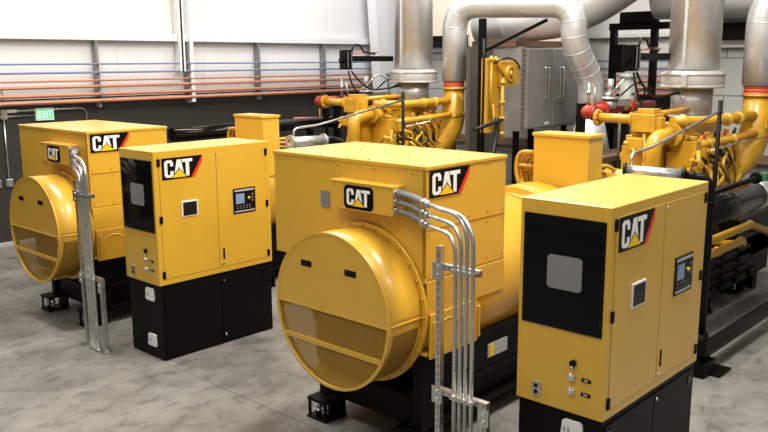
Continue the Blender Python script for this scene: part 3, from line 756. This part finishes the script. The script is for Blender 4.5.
    for k in range(12): x = 4.95 + 0.14 * k; m.sphere((x, -0.60, 1.62 + 0.05 * (k % 3)), 0.045, seg=10, rings=6); m.box(x - .03, x + .05, -0.63, -0.55, 1.70 + .04 * (k % 2), 1.80)
    m.box(4.85, 6.3, -0.66, -0.52, 1.50, 1.58)
    loose(m, 'side_fitting', YELE, t, 0.004)
    m = MB()
    for k in range(5): x = 5.25 + 0.33 * k; m.tube(smooth_path([(x, -0.54, 2.0), (x + .03, -0.64, 1.92), (x + .02, -0.62, 1.75)], .05), 0.013, seg=8)
    loose(m, 'ignition_lead', BLKM, t)
    return t
SILVD = SILVP
BROWNY = mat('interior_dark_brown', (0.13, 0.065, 0.025), 0.6)  # one dark brown for everything inside the drum
gen2 = generator()
G1OFF = Vector((-0.115, 4.91, 0))
gen1 = copy_tree(gen2); gen1.location = Vector((4.634, 4.49, 0)) + G1OFF
gen2['label'] = 'large nearest yellow generator set in the middle, its round perforated end facing left'
gen1['label'] = 'farther yellow generator set by the dark wall at the left, under the exit sign'

# ------------------------------------------------------------------ conduit risers
def conduits():
    t = thing('conduit_riser', 'x', 'conduits', (4.634, 4.49, 0), 'galvanised conduit risers at the generators')
    rows = [(2.095, -0.235, 0), (2.095, -0.15, 1), (2.027, -0.235, 2), (1.958, -0.235, 3)]
    ys = [-1.39, -1.34, -1.292, -1.245]
    for (z, x, k) in rows:
        xd = -0.43 + 0.03 * 0
        y = ys[k]
        r0 = 0.30
        pts = [(-0.085 + (x + .235) * .6, -0.403, z), (-0.14 + (x + .235) * .3, -0.60, z), (-0.34, -0.95, z - .004 * k), (-0.43, y + r0 * 0.55, z - 0.01), (-0.43, y, z - 0.02), (-0.43, y, 0.0)]
        pts = smooth_path(pts[:2] + [pts[2]] + [(-0.43, y, z - 0.02), (-0.43, y, 0.012)], 0.26, 12)
        # flexible sleeve then rigid conduit
        m = MB(); m.tube(pts, 0.0150, seg=14); c = m.build('conduit', GAL, t)
        a, b = Vector(pts[0]), Vector((-0.34, -0.92, z - .004 * k))
        # find path up to 40 cm for sleeve
        acc = [pts[0]]; L_ = 0
        for q in range(1, len(pts)):
            dd = (Vector(pts[q]) - Vector(pts[q - 1])).length
            if L_ + dd > 0.48:
                acc.append(Vector(pts[q - 1]).lerp(Vector(pts[q]), (0.48 - L_) / dd)); break
            acc.append(pts[q]); L_ += dd
        m = MB(); m.tube(acc, 0.0235, seg=14); m.build('flexible_sleeve', SLV, c)
        e = Vector(acc[-1]); dr = (Vector(acc[-1]) - Vector(acc[-2])).normalized()
        m = MB(); m.cyl(e - dr * 0.02, e + dr * 0.03, 0.031, seg=12); m.cyl(e + dr * 0.03, e + dr * 0.09, 0.024, seg=12); s0 = Vector(pts[0]); s1 = (Vector(pts[1]) - s0).normalized()
        m.cyl(s0 - s1 * 0.003, s0 + s1 * 0.03, 0.031, seg=8); loose(m, 'coupling', GAL, c)
        m = MB(); m.ring((-0.43, y, 0.0), (0, 0, 1), 0.014, 0.03, 0.03); m.build('floor_bushing', GAL, c)
    # struts
    def strut(p, q, nm='strut_channel'):
        m = MB(); p = Vector(p); q = Vector(q)
        d = (q - p).normalized()
        m.bar(p, q, 0.042, 0.042, 0, up=(1, 0, 0))
        side = Vector((-1, 0, 0)) * 0.022
        n = int((q - p).length / 0.05)
        for k in range(n):
            a = p + d * (0.015 + k * 0.05); m.bar(a + side, a + side + d * 0.028, 0.014, 0.003, 1, up=(1, 0, 0))
        return m.build(nm, [GAL, GALD], t)
    strut((-0.385, -1.08, 0.0), (-0.385, -1.08, 1.84))
    strut((-0.385, -1.05, 1.70), (-0.385, -1.42, 1.70))
    strut((-0.385, -1.05, 0.80), (-0.385, -1.50, 0.80))
    strut((-0.385, -1.48, 0.0), (-0.385, -1.48, 0.78))
    m = MB()
    for z in (1.70, 0.80):
        for y in ys: m.box(-0.452, -0.405, y - 0.024, y + 0.024, z - 0.010, z + 0.010)
    loose(m, 'clamp', GAL, t)
    m = MB(); mb_ = MB()
    for y, z in ((-1.08, 0.80), (-1.48, 0.75), (-1.08, 1.70)):
        m.box(-0.415, -0.407, y - 0.045, y + 0.045, z - 0.09, z + 0.03)
        for dz in (-0.06, 0.0): mb_.cyl((-0.4145, y, z + dz), (-0.425, y, z + dz), 0.012, seg=6)
    for y in (-1.08, -1.48): m.box(-0.45, -0.33, y - 0.05, y + 0.05, 0, 0.008)
    loose(m, 'bracket_plate', GAL, t); loose(mb_, 'bolt', CHROME, t)
    return t
SLV = mat('grey_liquidtight', (0.13, 0.135, 0.14), 0.5)
for ch in COL.objects:
    if ch.parent == gen2 and ch.name.split('.')[0] in ('thermostat_housing', 'water_inlet_pipe', 'turbo_elbow', 'actuator_box', 'upper_manifold_pipe', 'lower_manifold_pipe', 'vapour_pipe', 'fuel_line', 'intake_plenum', 'cylinder_head', 'oil_line', 'drop_pipe', 'ignition_lead'):
        ch.location.z = -0.06
c2 = conduits(); c1 = copy_tree(c2); c1.location = Vector((4.634, 4.49, 0)) + G1OFF
c2['label'] = 'galvanised conduit riser with strut frame in front of the nearest generator'
c1['label'] = 'galvanised conduit riser between the farther generator and its control cabinet'

# ------------------------------------------------------------------ exhaust mufflers above each engine
def muffler():
    t = thing('exhaust_stack', 'x', 'exhaust stack', (4.634 + 6.26, 4.47, 0), 'vertical silver exhaust stacks')
    m = MB(); m.cyl((0, 0, 2.95), (0, 0, 6.4), 0.325, seg=56)
    for z in (4.9, 5.9): m.ring((0, 0, z), (0, 0, 1), 0.31, 0.331, 0.03, seg=56)
    m.box(-0.335, -0.31, -0.02, 0.02, 2.98, 6.4)
    m.build('stack_pipe', DUCT, t)
    m = MB(); n = 40
    m.cyl((0, 0, 2.72), (0, 0, 2.90), 0.40, seg=44); m.cyl((0, 0, 2.90), (0, 0, 2.935), 0.40, seg=44, r1=0.33)
    m.ring((0, 0, 2.71), (0, 0, 1), 0.35, 0.412, 0.035, seg=44); m.ring((0, 0, 2.87), (0, 0, 1), 0.35, 0.412, 0.03, seg=44); m.box(-0.44, -0.38, -0.10, -0.02, 2.72, 2.89)
    m.build('insulated_collar', INSUL, t, bevel=0.01)
    m = MB(); m.cyl((0, 0, 2.32), (0, 0, 2.73), 0.265, seg=40); m.ring((0, 0, 2.32), (0, 0, 1), 0.2, 0.30, 0.03, seg=40); m.build('lower_pipe', STEELG, t)
    return t
s2 = muffler(); s1 = copy_tree(s2); s1.location = s2.location + G1OFF + Vector((0.07, -0.05, 0))
s2['label'] = 'thick silver exhaust stack rising over the right-hand engine, wrapped collar at its foot'
s1['label'] = 'silver exhaust stack rising over the farther engine, beside the white wall column'

# exhaust ducts with orange bellows
def duct(name, label, pts, r, rad, bellow_at=None, step=0.11, group=None, rings=True, straight_step=0.9):
    t = thing(name, label, 'duct', (0, 0, 0), group)
    path = smooth_path(pts, rad, 16); m = MB(); m.tube(path, r, seg=40); d = m.build('duct_cladding', DUCT, t)
    q = MB(); path = [Vector(p) for p in path]; acc = 0; last = None
    for i in range(1, len(path)):
        seg = path[i] - path[i - 1]; 
        curved = i > 1 and (path[i] - path[i - 1]).normalized().dot((path[i - 1] - path[i - 2]).normalized()) < 0.9995
        if curved and i % 6 == 3: q.ring(path[i - 1] - seg.normalized() * 0.006, seg.normalized(), r - 0.01, r + 0.004, 0.012, seg=40)
        elif seg.length > 0.5:
            k = int(seg.length / straight_step)
            for j in range(1, k + 1): q.ring(path[i - 1] + seg * j / (k + 1), seg.normalized(), r - 0.01, r + 0.004, 0.016, seg=40)
    loose(q, 'seam_band', DUCT, t)
    if bellow_at:
        x, y, z0, z1 = bellow_at; m = MB(); n = 4; h = (z1 - z0) / n; pr = []; rr = []
        for k in range(n * 4 + 1):
            pr.append((x, y, z0 + (z1 - z0) * k / (n * 4))); rr.append(0.165 + 0.022 * (0.5 - 0.5 * math.cos(2 * PI * k / 4)))
        m.tube(pr, rr, seg=36); m.build('rubber_bellows', ORG, t)
    return t
E2 = Vector((4.634 + 6.58, 4.49 - 0.76, 0)); E1 = E2 + G1OFF
duct('exhaust_duct', 'silver duct arching from the farther engine and dropping in an S bend', [(E1.x, E1.y, 2.74), (E1.x, E1.y, 3.98), (11.62, 6.72, 3.93), (11.66, 6.70, 3.25), (12.12, 6.64, 2.80), (12.14, 6.64, 2.2)], 0.205, 0.42, (E1.x, E1.y, 2.62, 2.78))
duct('exhaust_duct', 'silver duct with orange bellows at the right edge above the nearer engine', [(E2.x, E2.y, 2.74), (E2.x, E2.y, 3.9), (E2.x + 0.5, E2.y - 1.9, 4.0)], 0.205, 0.42, (E2.x, E2.y, 2.62, 2.78))
t = thing('flared_duct', 'grey conical duct base below the S bend between the engines', 'duct', (12.14, 6.64, 0))
MB().cyl((0, 0, 2.2), (0, 0, 2.35), 0.22, seg=32).cyl((0, 0, 1.25), (0, 0, 2.2), 0.42, seg=36, r1=0.205).build('cone', DUCT, t)
MB().cyl((0, 0, 0), (0, 0, 1.25), 0.42, seg=36).build('drum_base', STEELG, t)
duct('main_duct', 'large round silver duct crossing high behind, bending upward to the right', [(13.05, 9.5, 3.70), (13.05, 7.45, 3.84), (13.05, 5.9, 4.75), (13.05, 4.6, 5.5)], 0.36, 0.7, None)
duct('main_duct', 'large beige-lit round duct behind the right-hand exhaust stack', [(13.52, 6.2, 4.14), (13.52, 1.0, 4.0)], 0.40, 0.5, None)

# ------------------------------------------------------------------ black frames
def frame(name, label, parts, mm=BLK):
    m = MB()
    for p_, q_, a, b in parts: m.bar(p_, q_, a, b)
    return tag(m.build(name, mm, bevel=0.004), label, 'steel frame')
frame('support_frame', 'black steel post with diagonal brace carrying the silver duct, behind the middle generator',
      [((10.66, 7.75, 0), (10.66, 7.75, 3.72), 0.10, 0.08), ((10.70, 7.70, 3.24), (11.80, 7.30, 3.72), 0.05, 0.05)])
frame('support_frame', 'black steel frame of two posts seen between the S duct and right stack',
      [((13.95, 7.22, 0), (13.95, 7.22, 3.62), 0.10, 0.13), ((13.95, 6.45, 0), (13.95, 6.45, 4.1), 0.10, 0.13), ((13.95, 7.30, 3.66), (13.95, 6.20, 3.66), 0.10, 0.12), ((13.95, 7.10, 3.80), (13.95, 6.40, 3.80), 0.10, 0.22), ((13.95, 7.22, 1.9), (13.95, 6.3, 1.9), 0.08, 0.10), ((13.9, 7.2, 3.1), (13.9, 6.98, 3.1), 0.14, .5)])
beam('black steel beam running behind the farther engine duct at girt height', [(13.8, 12.0, 3.47), (13.8, 10.4, 3.47)], 0.12, 0.22)
beam('black steel beam between the right stack and the duct at the right edge', [(13.8, 5.6, 3.52), (13.8, 3.2, 3.52)], 0.14, 0.26)

# stainless cabinet with finned edge
t = thing('stainless_cabinet', 'dull stainless enclosure with two upright handles hanging behind the middle generator', 'cabinet', (11.68, 7.6, 1.93))
MB().box(0.02, 1.70, 0.0, 1.0, 0, 1.35).build('body', STAIN, t, bevel=0.01)
MB().box(-0.10, 0.02, 0.03, 1.0, -0.02, 1.37).build('finned_side', STAIN, t)
m = MB()
for k in range(17): m.box(-0.06, -0.01, 0.0, 0.03, 0.02 + k * 0.08, 0.05 + k * 0.08)
loose(m, 'fin', BROWN, t)
for x0, x1 in ((0.04, 0.84), (0.86, 1.68)):
    d = MB().box(x0, x1, -0.02, 0.0, 0.02, 1.33).build('door', STAIN, t, bevel=0.006)
    hx = 0.62 if x0 < 0.5 else 1.10
    MB().tube(smooth_path([(hx, -0.02, 0.50), (hx, -0.07, 0.50), (hx, -0.07, 1.02), (hx, -0.02, 1.02)], 0.02), 0.014, seg=8).tube(smooth_path([(hx - 0.07, -0.02, 0.50), (hx - .07, -0.05, 0.50), (hx - .07, -0.05, 1.02), (hx - .07, -0.02, 1.02)], 0.02), 0.010, seg=8).build('handle', CHROME, d)
MB().box(0.60, 0.72, -0.028, -0.02, 0.06, 0.10).build('label_plate', WHT, t)
MB().box(-0.15, 1.6, 0.1, 1.0, 1.37, 1.47).build('top_rail', REDB if False else BROWN, t)
# legs down to the floor behind the engines
m = MB()
for x in (0.0, 1.55):
    for y in (0.15, 0.85): m.box(x, x + 0.08, y, y + 0.08, -1.93, 0.0)
loose(m, 'leg', BLK, t)
# housing strip left of the cabinet
t = thing('ventilation_panel', 'tall dark sheet-metal panel between the yellow actuator and the stainless cabinet', 'panel', (10.95, 8.2, 0))
MB().box(0, 0.75, 0, 0.08, 0.0, 3.3).build('sheet', mat('dark_bronze_sheet', (0.11, 0.10, 0.085), 0.45, 0.3, noise=0.2), t)
MB().box(0.70, 0.76, -0.03, 0.0, 0.0, 3.3).build('edge_channel', GAL, t)
# brown table-like ledge behind
t = thing('steel_bench', 'brown steel deck edge low behind the yellow control box', 'bench', (11.0, 6.1, 0))
MB().box(0, 2.6, 0, 0.5, 1.50, 1.58).build('deck', BROWN, t)
m = MB()
for x in (0.05, 2.45): m.box(x, x + 0.08, 0.05, 0.13, 0, 1.5).box(x, x + .08, 0.38, 0.46, 0, 1.5)
loose(m, 'leg', BLK, t)

# yellow actuator panel
t = thing('gas_valve_panel', 'tall yellow panel with valve wheel and pipe hung on the black post', 'valve panel', (10.56, 7.55, 1.85))
MB().box(0.00, 0.42, 0.02, 0.14, 0.1, 1.26).build('back_plate', YELE, t, bevel=0.008)
m = MB(); m.box(0.30, 0.72, 0.0, 0.16, 0.82, 1.22).prism([(0, 0), (.42, 0), (.52, .10), (.52, .30), (.42, .40), (0, .40)], (0.26, 0.0, 0.82), (1, 0, 0), (0, 0, 1), 0.06).build('valve_body', YELE, t, bevel=0.01)
m = MB(); m.ring((0.50, -0.10, 1.02), (0, 1, 0), 0.085, 0.13, 0.05, seg=28); m.cyl((0.50, -0.12, 1.02), (0.50, 0.0, 1.02), 0.05); m.ring((0.50, -0.11, 1.02), (0, 1, 0), 0.0, 0.025, 0.03); m.build('valve_wheel', YELE, t)
m = MB(); m.tube([(0.30, -0.06, 0.95), (0.30, -0.06, 0.0)], 0.030, seg=12)
for z in (0.86, 0.55, 0.30, 0.06): m.ring((0.30, -0.06, z), (0, 0, 1), 0.02, 0.05, 0.05)
m.tube([(0.10, -0.05, 1.28), (0.32, -0.06, 0.98)], 0.022, seg=10).tube([(-0.05, -0.04, 1.25), (0.20, -0.04, 1.22)], 0.026, seg=10)
m.tube([(0.03, -0.03, 1.3), (0.03, -0.03, 0.35)], 0.022, seg=10); m.tube(smooth_path([(0.10, -0.02, 0.55), (0.12, -0.05, 0.2), (0.28, -0.06, 0.15)], 0.08), 0.022, seg=8)
m.build('pipework', YELE, t)
MB().tube(smooth_path([(0.05, -0.06, 1.18), (0.25, -0.16, 1.28), (0.52, -0.16, 1.22), (0.75, -0.08, 1.1)], 0.2), 0.014, seg=8).build('hose', BLKM, t)
# black hose from post
tag(MB().tube(smooth_path([(10.0, 7.4, 2.05), (10.5, 7.35, 2.14), (10.72, 7.4, 2.16)], 0.2), 0.03, seg=10).build('black_hose_or_gap', BLKM), 'straight black hose entering the yellow valve panel from the left', 'hose')
tag(MB().tube(smooth_path([(9.3, 6.9, 1.50), (9.9, 7.0, 1.50), (10.35, 7.3, 1.62), (10.60, 7.40, 1.95), (10.62, 7.42, 2.2)], 0.35, 10), 0.042, seg=12).build('black_hose_or_gap', BLKM), 'thick black hose curving up behind the middle generator roof', 'hose')
tag(MB().tube(smooth_path([(10.35, 7.5, 3.4), (10.30, 7.45, 2.9), (10.36, 7.5, 2.5), (10.38, 7.52, 1.9)], 0.3, 8), 0.020, seg=8).build('black_hose_or_gap', BLKM), 'thin black cable hanging down beside the black post', 'hose')

# ------------------------------------------------------------------ gas trains behind each engine (origin as generator)
def gas_train():
    t = thing('gas_train', 'x', 'gas valve train', (4.634, 4.49, 0), 'gas valve trains behind the engines')
    m = MB(); m.tube([(5.95, 1.42, 2.36), (8.2, 1.42, 2.36)], 0.075, seg=16)
    for x in (6.05, 6.5, 7.3): m.ring((x, 1.42, 2.36), (1, 0, 0), 0.05, 0.12, 0.035, seg=20)
    m.build('red_pipe', RED, t)
    MB().cyl((4.87, 0.62, 2.42), (4.87, 0.72, 2.42), 0.085).sphere((4.88, 0.75, 2.42), 0.09).tube([(4.89, 0.76, 2.42), (5.3, 0.98, 2.42), (5.9, 1.42, 2.40)], 0.062, seg=14).ring((4.87, 0.66, 2.42), (0, 1, 0), 0.05, 0.1, 0.02).build('red_coupling', RED, t)
    x = 6.62
    m = MB(); m.cyl((x, 1.35, 2.36), (x, 1.35, 2.50), 0.09); m.cyl((x, 1.35, 2.50), (x, 1.35, 2.54), 0.125); m.cyl((x, 1.35, 2.54), (x, 1.35, 2.60), 0.08); m.cyl((x, 1.35, 2.60), (x, 1.35, 2.80), 0.045)
    m.ring((x, 1.35, 2.51), (0, 0, 1), 0.08, 0.135, 0.015); m.box(x + .05, x + .45, 1.25, 1.4, 2.40, 2.50); m.build('regulator', STEELG, t)
    m = MB(); m.cyl((5.98, 1.35, 2.4), (5.98, 1.35, 2.76), 0.018, seg=10); m.cyl((6.10, 1.30, 2.4), (6.05, 1.30, 2.70), 0.014, seg=10); m.sphere((5.98, 1.35, 2.62), 0.04); m.build('grey_valve', STEELG, t)
    m = MB(); m.sphere((7.1, 1.38, 2.41), 0.075, seg=18, rings=10); m.ring((7.1, 1.33, 2.41), (0, -1, 0), 0.0, 0.085, 0.02); m.cyl((7.1, 1.31, 2.41), (7.1, 1.26, 2.41), 0.03); m.build('yellow_regulator', YELP, t)
    m = MB(); m.cyl((7.60, 1.55, 1.2), (7.60, 1.55, 2.86), 0.13, seg=28); m.ring((7.60, 1.55, 2.80), (0, 0, 1), 0.1, 0.15, 0.04); m.build('filter_column', GREYG, t)
    m = MB(); m.box(5.35, 5.38, 1.05, 1.18, 2.05, 2.50); m.box(5.36, 5.40, 1.1, 1.14, 0, 2.1); m.build('flange_bracket', BLK, t)
    m = MB(); m.box(5.9, 6.0, 1.4, 1.5, 0, 2.3); m.box(7.3, 7.4, 1.4, 1.5, 0, 2.3); m.build('post', BLK, t)
    for k in range(3):
        pts = [(6.5 + .35 * k, 1.3, 2.55), (6.7 + .3 * k, 1.15, 2.85 - .1 * k), (6.95 + .3 * k, 1.1, 2.75 - .05 * k), (7.1 + .3 * k, 1.2, 2.45)]
        MB().tube(smooth_path(pts, 0.2, 8), 0.014, seg=8).build('signal_tube', CHROME if k == 0 else BLKM, t)
    return t
gt2 = gas_train(); gt1 = copy_tree(gt2); gt1.location = Vector((4.634, 4.49, 0)) + G1OFF
gt2['label'] = 'gas valve train with red coupling and yellow regulator behind the right-hand engine'
gt1['label'] = 'gas valve train with small yellow regulator behind the farther engine by the wall pipes'

# black sensor head on an arm from each stack
def device():
    t = thing('wiring_head', 'x', 'junction box', (9.66, 4.77, 3.09), 'black junction heads on arms from the stacks')
    m = MB(); m.box(-0.07, 0.07, -0.09, 0.07, -0.15, 0.17).box(-0.05, 0.05, -0.11, -0.09, -0.11, 0.13); m.cyl((0, -0.0, 0.0), (-0.11, -0.0, 0.0), 0.05, seg=12); m.build('housing', BLKG, t, bevel=0.015)
    m = MB(); m.box(-0.055, -0.04, -0.118, -0.108, -0.12, 0.14).box(0.03, 0.045, -0.118, -0.108, -0.12, 0.14).build('cover_rib', GREYK, t)
    MB().box(0.06, 1.12, -0.05, 0.05, -0.02, 0.07).build('arm', BLK, t, bevel=0.004)
    m = MB(); m.tube([(0.06, -0.08, 0.15), (0.06, -0.07, 0.10), (0.30, -0.07, 0.12), (0.7, -0.07, 0.13)], 0.012, seg=8); m.build('copper_fitting', COPPER, t)
    m = MB(); m.tube(smooth_path([(0.09, -0.06, 0.10), (0.10, -0.08, 0.26), (0.28, -0.08, 0.24), (0.34, -0.08, 0.14), (0.62, -0.08, 0.10)], 0.1, 8), 0.016, seg=8)
    m.tube(smooth_path([(0.02, -0.05, -0.17), (0.05, -0.07, -0.34), (0.22, -0.06, -0.55), (0.35, -0.05, -0.62)], 0.15, 8), 0.014, seg=8)
    m.tube(smooth_path([(0.08, -0.06, -0.17), (0.22, -0.07, -0.32), (0.50, -0.10, -0.50), (0.9, -0.2, -0.46), (1.20, -0.34, -0.40), (1.33, -0.42, -0.55)], 0.25, 8), 0.015, seg=8)
    m.build('cable', BLKM, t)
    return t
d2 = device(); d1 = copy_tree(d2); d1.location = Vector((9.66, 4.77, 3.09)) + G1OFF
d2['label'] = 'black junction head on an arm left of the right-hand exhaust stack'
d1['label'] = 'black junction head on an arm in front of the wall pipes'

# ------------------------------------------------------------------ cooling line, posts, and pipes at engine flank
for k, (off, lab) in enumerate(((Vector((0, 0, 0)), 'slim black post standing in front of the right-hand engine'), (G1OFF, 'slim black post standing in front of the farther engine'))):
    m = MB().cyl((9.87 + off.x, 3.70 + off.y, 0.0), (9.87 + off.x, 3.70 + off.y, 2.60), 0.026, seg=12); m.cyl((9.87 + off.x, 3.7 + off.y, 0), (9.87 + off.x, 3.7 + off.y, 0.02), 0.08)
    tag(m.build('slim_post', BLK), lab, 'post', 'slim black posts by the engines')
def thin_tube(off, lab):
    P = [(7.55, 3.66, 1.90), (7.55, 3.66, 2.17), (8.05, 3.69, 2.19), (9.87, 3.70, 2.47)]
    m = MB().tube(smooth_path([tuple(Vector(p_) + off) for p_ in P], 0.08), 0.016, seg=8); tag(m.build('breather_tube', GAL), lab, 'tube', 'thin metal tubes rising to the slim posts')
thin_tube(Vector((0, 0, 0)), 'thin metal tube sloping up to the slim post of the right-hand engine')
thin_tube(G1OFF, 'thin metal tube sloping up to the slim post of the farther engine')

# right: foil flex pipe, black elbow, riser, floor pipe and rail
t = thing('coolant_line', 'black coolant pipework with a foil-wrapped section behind the nearest control cabinet', 'pipe', (0, 0, 0))
MB().tube([(7.44, 3.66, 2.01), (7.62, 3.16, 1.99)], 0.060, seg=20).build('foil_section', FOIL, t)
m = MB().ring((7.435, 3.68, 2.01), (0.35, -1, 0), 0.04, 0.08, 0.03).ring((7.62, 3.17, 1.99), (0.35, -1, 0), 0.04, 0.082, 0.03); loose(m, 'flange', BLKG, t)
m = MB().tube(smooth_path([(7.62, 3.15, 1.99), (7.69, 2.95, 1.97), (7.70, 2.92, 1.82), (7.70, 2.92, 0.30)], 0.14, 10), 0.046, seg=18)
for p_, d_ in (((7.645, 3.08, 1.985), (0.35, -1, 0)), ((7.70, 2.92, 1.74), (0, 0, 1)), ((7.70, 2.92, 0.40), (0, 0, 1))): m.ring(p_, d_, 0.03, 0.062, 0.02, seg=20)
m.build('riser', BLK, t)
MB().tube(smooth_path([(7.70, 2.92, 0.45), (7.70, 2.92, 0.24), (8.0, 2.92, 0.24), (12.5, 2.92, 0.24)], 0.16, 8), 0.075, seg=20).build('floor_run', BLK, t)
m = MB().box(7.66, 7.94, 2.84, 3.00, 0.0, 0.15).box(7.80, 8.12, 2.74, 3.0, 0, 0.02); m.build('foot_block', BLK, t, bevel=0.004)
m = MB().tube([(7.70, 2.92, 1.83), (10.5, 2.92, 1.86)], 0.028, seg=12); m.ring((8.9, 2.92, 1.845), (1, 0, 0), 0.02, 0.06, 0.12, seg=14); m.build('upper_rail', BLK, t)
MB().box(8.94, 9.04, 2.82, 2.90, 1.82, 1.90).build('valve_tag', mat('green_tag', (0.03, 0.12, 0.06), 0.5), t)
MB().box(10.3, 10.38, 2.88, 2.96, 0.25, 1.9).build('post', BLK, t)

t = thing('exhaust_wrap_pipe', 'fat glossy black pipe ending in crumpled foil at the right edge', 'pipe', (0, 0, 0))
MB().cyl((7.95, 3.22, 1.52), (9.80, 3.22, 1.52), 0.165, seg=32).build('black_jacket', BLKG, t)
m = MB().tube([(9.78, 3.22, 1.52), (9.95, 3.22, 1.53), (10.1, 3.22, 1.52), (10.4, 3.22, 1.51), (11.5, 3.22, 1.51)], [0.172, 0.18, 0.165, 0.16, 0.16], seg=28); m.build('foil_section', FOIL, t)
m = MB()
for x in (8.1, 10.9): m.box(x - 0.03, x + 0.03, 3.19, 3.25, 0, 1.40)
loose(m, 'support', BLK, t)
for P, r, lab in (([(8.1, 3.40, 1.08), (10.32, 3.40, 1.07), (11.01, 3.40, 0.88), (11.3, 3.7, 0.85)], 0.048, 'upper thick yellow pipe under the black jacketed pipe at the right edge'),
                  ([(8.1, 3.40, 0.90), (9.3, 3.40, 0.91), (10.05, 3.40, 0.91), (10.2, 3.42, 0.84), (10.2, 3.8, 0.80)], 0.048, 'lower thick yellow pipe below the other one at the right edge')):
    m = MB().tube(smooth_path(P, 0.15, 8), r, seg=16)
    for q in P[1:3]: m.sphere(q, r * 1.28, seg=14, rings=8, sc=(.5, 1, 1))
    tag(m.build('coolant_pipe', YELE), lab, 'pipe', 'thick yellow pipes at the right edge')
m = MB().box(8.6, 11.8, 3.62, 3.86, 0.22, 0.78).box(10.6, 13.5, 3.62, 3.86, 0.5, 1.05)
for k in range(5): m.box(9.0 + k * .5, 9.3 + k * .5, 3.57, 3.63, 0.25, 0.34)
for k in range(4):
    for z in (0.42, 0.55, 0.68): m.box(8.9 + k * .55, 9.3 + k * .55, 3.58, 3.64, z - 0.025, z + 0.025)
for x in (9.0, 11.4): m.box(x - .08, x + .08, 3.64, 3.86, 0.0, 0.22)
tag(m.build('oil_cooler', BLK, bevel=0.006), 'black finned cooler low beside the right-hand engine base', 'cooler')

# left/back: pieces seen over the middle generator roof near the farther engine
t = thing('coolant_line', 'silver flex section and black elbow seen just above the middle generator roof', 'pipe', (0, 0, 0))
MB().tube([(7.42, 8.62, 1.98), (8.02, 8.60, 1.96)], 0.075, seg=20).build('foil_section', FOIL, t)
m = MB().ring((7.40, 8.62, 1.98), (1, 0, 0), 0.04, 0.10, 0.03).ring((8.0, 8.60, 1.96), (1, 0, 0), 0.04, 0.10, 0.03); loose(m, 'flange', STEELG, t)
MB().tube(smooth_path([(8.02, 8.60, 1.96), (8.2, 8.58, 1.95), (8.40, 8.56, 1.88), (8.42, 8.56, 0.0)], 0.2, 8), 0.062, seg=16).build('riser', BLKG, t)
m = MB().tube([(7.0, 10.9, 1.98), (10.4, 10.9, 1.98)], 0.11, seg=18); m.box(7.3, 7.38, 10.86, 10.94, 0, 1.9).box(9.8, 9.88, 10.86, 10.94, 0, 1.9)
tag(m.build('black_header', BLKG), 'fat black horizontal pipe in front of the dark wall behind the farther engine', 'pipe')
m = MB().tube([(12.2, YB - 0.05, 1.82), (13.6, YB - 0.05, 1.76)], 0.025, seg=8); m.tube([(13.0, YB - 0.05, 1.6), (13.0, YB - 0.05, 2.0)], 0.02, seg=8)
tag(m.build('wall_pipe', COPPER), 'short rusty pipe stub low on the dark wall behind the farther engine', 'pipe')
# yellow flange hub beside control box of both engines
for off, lab in ((Vector((0, 0, 0)), 'yellow bolted pump hub beside the control box of the right-hand engine'), (G1OFF, 'yellow bolted pump hub beside the control box of the farther engine')):
    c = Vector((7.95, 4.0, 1.92)) + off
    t = thing('water_pump', lab, 'pump', tuple(c), 'yellow pump hubs')
    m = MB().cyl((0, -0.18, -0.12), (0, 0.12, -0.12), 0.15); m.ring((0, -0.22, -0.12), (0, 1, 0), 0.0, 0.17, 0.05)
    for i in range(8): a = i * PI / 4; m.cyl((0.135 * math.cos(a), -0.22, -.12 + .135 * math.sin(a)), (0.135 * math.cos(a), -0.25, -.12 + .135 * math.sin(a)), 0.016, seg=6)
    m.cyl((0, -.05, -.12), (0.3, -.05, -.2), 0.08); m.build('housing', YELE, t)
    MB().box(-0.1, 0.1, -0.1, 0.1, -0.85, -0.2).build('pedestal', YELE, t)
